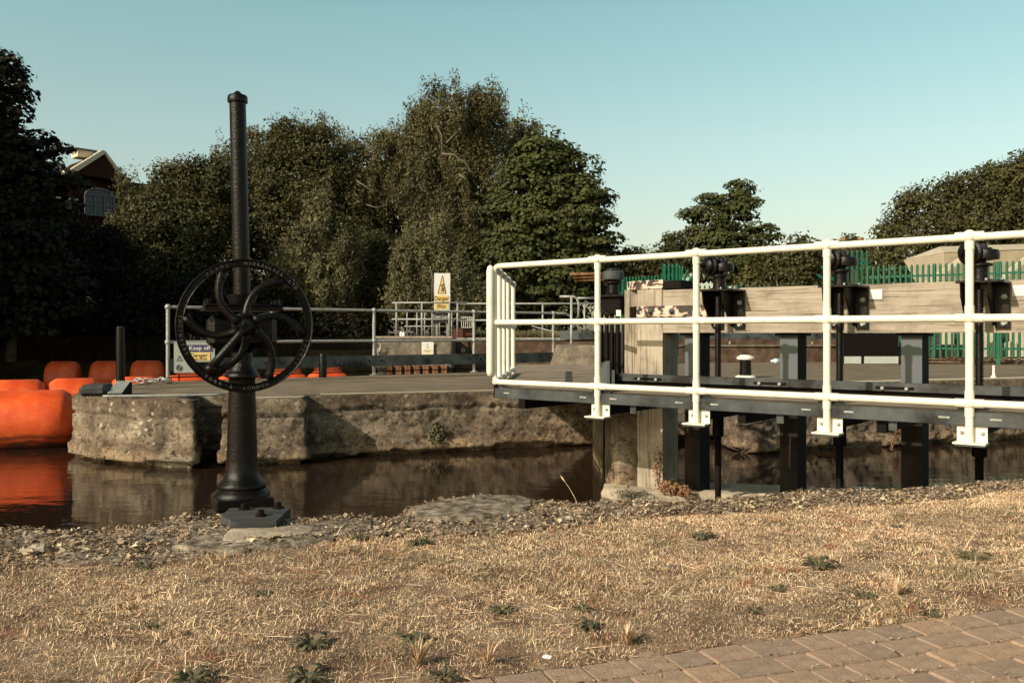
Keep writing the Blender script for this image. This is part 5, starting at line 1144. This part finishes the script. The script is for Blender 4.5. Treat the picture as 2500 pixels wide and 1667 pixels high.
tree('back_hedge', 'tall dark hedge closing the gaps behind the willows', 'hedge', 47, [(420, 640, 110, 110), (560, 580, 110, 120), (700, 560, 110, 130), (840, 580, 110, 120), (980, 560, 110, 140), (1120, 560, 120, 150), (1260, 600, 110, 130), (1380, 660, 90, 80), (300, 700, 120, 100), (600, 740, 160, 80), (850, 740, 160, 80), (1100, 740, 160, 80), (1330, 750, 120, 60)], 'mix', .55, .24)
tree('shaded_hedge', 'unlit black hedge along the far left bank', 'hedge', 35.5, [(60, 760, 130, 90), (220, 740, 120, 110), (380, 760, 120, 90), (520, 740, 110, 90), (640, 760, 90, 70), (180, 620, 80, 70), (270, 640, 70, 80), (760, 800, 80, 50), (860, 805, 70, 44), (640, 830, 90, 35), (740, 845, 80, 26), (850, 845, 80, 24), (940, 840, 60, 24)], 'mix', .9, .17, leafm=L_SHADE)
tree('field_maple', 'small dark tree standing alone above the left winding gear', 'tree', 40, [(1798, 478, 34, 36), (1812, 505, 34, 36), (1745, 515, 48, 46), (1705, 540, 30, 36), (1775, 590, 62, 46), (1845, 580, 40, 36), (1720, 600, 50, 42), (1640, 600, 26, 26), (1660, 630, 40, 30), (1760, 650, 95, 46), (1840, 650, 60, 40)], 'syc', 1.0, .17)
twigs(bpy.data.objects['field_maple'], [[(1672, 640), (1680, 590), (1664, 560)], [(1685, 620), (1720, 550)], [(1850, 690), (1862, 660), (1870, 640)], [(1855, 690), (1880, 668)]], 37.5, BARKP, .03)
tree('low_scrub', 'low scrub between the sycamore and the small dark tree', 'bush', 39, [(1500, 660, 60, 44), (1560, 650, 56, 40), (1610, 660, 56, 46), (1450, 690, 60, 40), (1540, 700, 120, 40)], 'mix', 1.0, .17)
tree('hawthorn_bush', 'rounded hawthorn scrub with one spire right of the small tree', 'bush', 38, [(1962, 592, 20, 26), (1895, 640, 44, 34), (1955, 640, 56, 46), (2000, 670, 60, 46), (1900, 690, 100, 36), (2040, 640, 50, 40)], 'mix', 1.0, .17)
tree('garden_bush', 'small bush beside the distant chimney', 'bush', 60, [(2080, 592, 18, 20), (2092, 600, 18, 14)], 'mix', .9, .22)
tree('oak_belt', 'wide oak crown filling the upper right edge', 'tree', 44, [(2180, 580, 42, 40), (2225, 520, 42, 48), (2290, 490, 55, 50), (2370, 470, 62, 58), (2440, 450, 60, 58), (2510, 440, 66, 66), (2300, 570, 90, 60), (2420, 550, 110, 80), (2540, 560, 110, 90), (2180, 650, 80, 50), (2300, 660, 90, 50), (2620, 480, 90, 90)], 'mix', 1.0, .18)
# trees outside the left of the view that shade the far bank
for i, (X, Y_, H) in enumerate(((-25, 13.5, 17), (-30, 19.5, 19), (-35, 27, 19), (-29, 26, 17), (-41, 34, 19), (-25, 17.5, 15), (-23.5, 19.6, 14))):
    tree('lime_tree', ['lime tree outside the left of the view, nearest the water', 'second lime tree outside the left of the view', 'third lime tree outside the left of the view', 'lime tree standing in front of the third one', 'farthest lime tree outside the left of the view', 'shorter lime tree outside the left of the view by the water', 'lowest lime tree outside the left of the view', 'lime tree outside the left of the view at the bank edge'][i], 'tree', 0, [(X, H - 3.4, 3.4, 3.4), (X - 1.5, H - 6.5, 4.5, 4.0), (X + 2, H - 8, 4.0, 4.0), (X, H - 11.5, 4.5, 4.0)], 'mix', 1.0, .42, 'lime trees on the left bank', .3, 1.0, BARK, Y_)
tag(MB().prism([(-400, 5), (-21.5, 8), (-24, 33.6), (-400, 33.6)], -1.4, .4).build('left_bank', GROUNDG), kind='structure')
# reeds / rough grass strip at the foot of the far trees
def fargrass(x0, x1, y, n, h, mat, label, zb_):
    x = rng.uniform(x0, x1, n); yy_ = y + rng.uniform(-.6, .6, n); b0 = np.stack([x, yy_, np.full(n, zb_)], 1); w_ = np.stack([np.full(n, .02), np.zeros(n), np.zeros(n)], 1)
    tip = b0 + np.stack([rng.normal(0, .12, n), rng.normal(0, .1, n), rng.uniform(.4, 1, n) * h], 1); mid = (b0 + tip) / 2 + np.array([0, 0, .05]) * h
    grass_obj('rough_grass', [(b0, w_, mid, tip)], mat, label)
fargrass(-1.8, 4, 31.6, 5000, .35, GRASSG, 'rough green grass on the far bank right of the sign', .85)
fargrass(-22, -5, 33.8, 6000, .9, L_SHADE, 'dark reeds at the foot of the far trees', .1)

# ------------------------------------------------------------------ small plants by the water
def leafy(name, label, cat, c, r, n, size, mat, stems=6):
    t_ = thing(name, label, cat, c); w_ = unit(n); p = w_ * np.array(r) * rng.random((n, 1)) ** .4 + np.array([0, 0, r[2] * .8])
    bigmesh('foliage', leaves(p, w_ + np.array([-.2, -.5, .4]), size, .75, .6).reshape(-1, 3), 4, mat, t_); m = MB()
    for k in range(stems): a = random.uniform(0, 6.28); m.tube([(0, 0, -.02), (math.cos(a) * r[0] * .4, 0, r[2] * .7), (math.cos(a) * r[0] * .8, math.sin(a) * r[1] * .5, r[2] * 1.5)], [.006, .004, .002], 4)
    m.build('stem', BARK, t_); return t_
v = P(1062, 1068, 12.80); leafy('wall_plant', 'green plant growing out of the quay wall above the water', 'plant', (v.x, v.y, v.z - .12), (.14, .12, .20), 420, .045, WEEDM)
v = P(1640, 1200, 9.15); leafy('dead_weed', 'rusty orange dead weed beside the foot of the timber post', 'plant', (v.x, v.y, -.58), (.14, .08, .085), 380, .035, L_RUST)
v = P(1668, 1185, 9.0); leafy('dead_weed', 'second rusty dead weed right of the timber post foot', 'plant', (v.x + .02, v.y, -.58), (.08, .06, .07), 150, .035, L_RUST)
v = P(1606, 1150, 9.3); leafy('dry_creeper', 'thin dry creeper climbing the lit foot of the timber post', 'plant', (v.x, v.y - .04, -.5), (.07, .03, .24), 200, .026, L_RUST)
v = P(1600, 1205, 9.1); leafy('moss_clump', 'dark green moss clump at the post foot', 'moss', (v.x - .25, v.y, -.6), (.22, .07, .05), 400, .02, WEEDM, 1)
st = thing('seed_stalk', 'single dry grass stalk leaning over the bank edge', 'grass stalk', G(1410, 1232, .05))
MB().tube([(0, 0, 0), (-.02, 0, .05), (-.055, 0, .11), (-.095, 0, .165)], [.002, .002, .0015, .001], 4).build('stem', GRASSM, st); MB().tube([(-.075, 0, .14), (-.09, 0, .16), (-.105, 0, .18)], [.002, .006, .001], 5).build('seed_head', GRASSM, st)
chn2 = thing('hanging_chain', 'rusty chain hanging from the footbridge to the water', 'chain', (0, 0, 0))
a, b = P(2197, 1040, 13.0), P(2174, 1094, 13.0)
for k in range(16):
    c0 = a.lerp(b, k / 15) + Vector((.02 * math.sin(k), 0, 0)); MB().tube([c0 + Vector((math.cos(q_) * .016 * (1 if k % 2 else .4), math.cos(q_) * .016 * (0 if k % 2 else 1), math.sin(q_) * .028)) for q_ in [i * math.pi / 4 for i in range(8)]], .007, 5, closed=True).build('link', RUST, chn2)
v = P(868, 862, 27.9); hk = thing('rope_coil', 'tangled rope hanging on the left end of the weir pier', 'rope', (P(925, 0, 27.85).x, 27.85, .55))
MB().tube([(.06 * math.sin(k * 1.3), -.02, .1 + .12 * math.cos(k * .9) - .02 * k) for k in range(14)], .014, 5).build('rope', SIGNW, hk); 
rg = thing('wall_ring', 'pale mooring ring on the dark wall right of the weir pier', 'ring', (P(1131, 0, 29.55).x, 29.5, EYE - (855 - HY) * 29.5 / F))
MB().tube([(.045 * math.cos(i * .5236), 0, .06 * math.sin(i * .5236)) for i in range(12)], .016, 6, closed=True).build('ring', SIGNW, rg)
print('leaves', TOTAL[0])
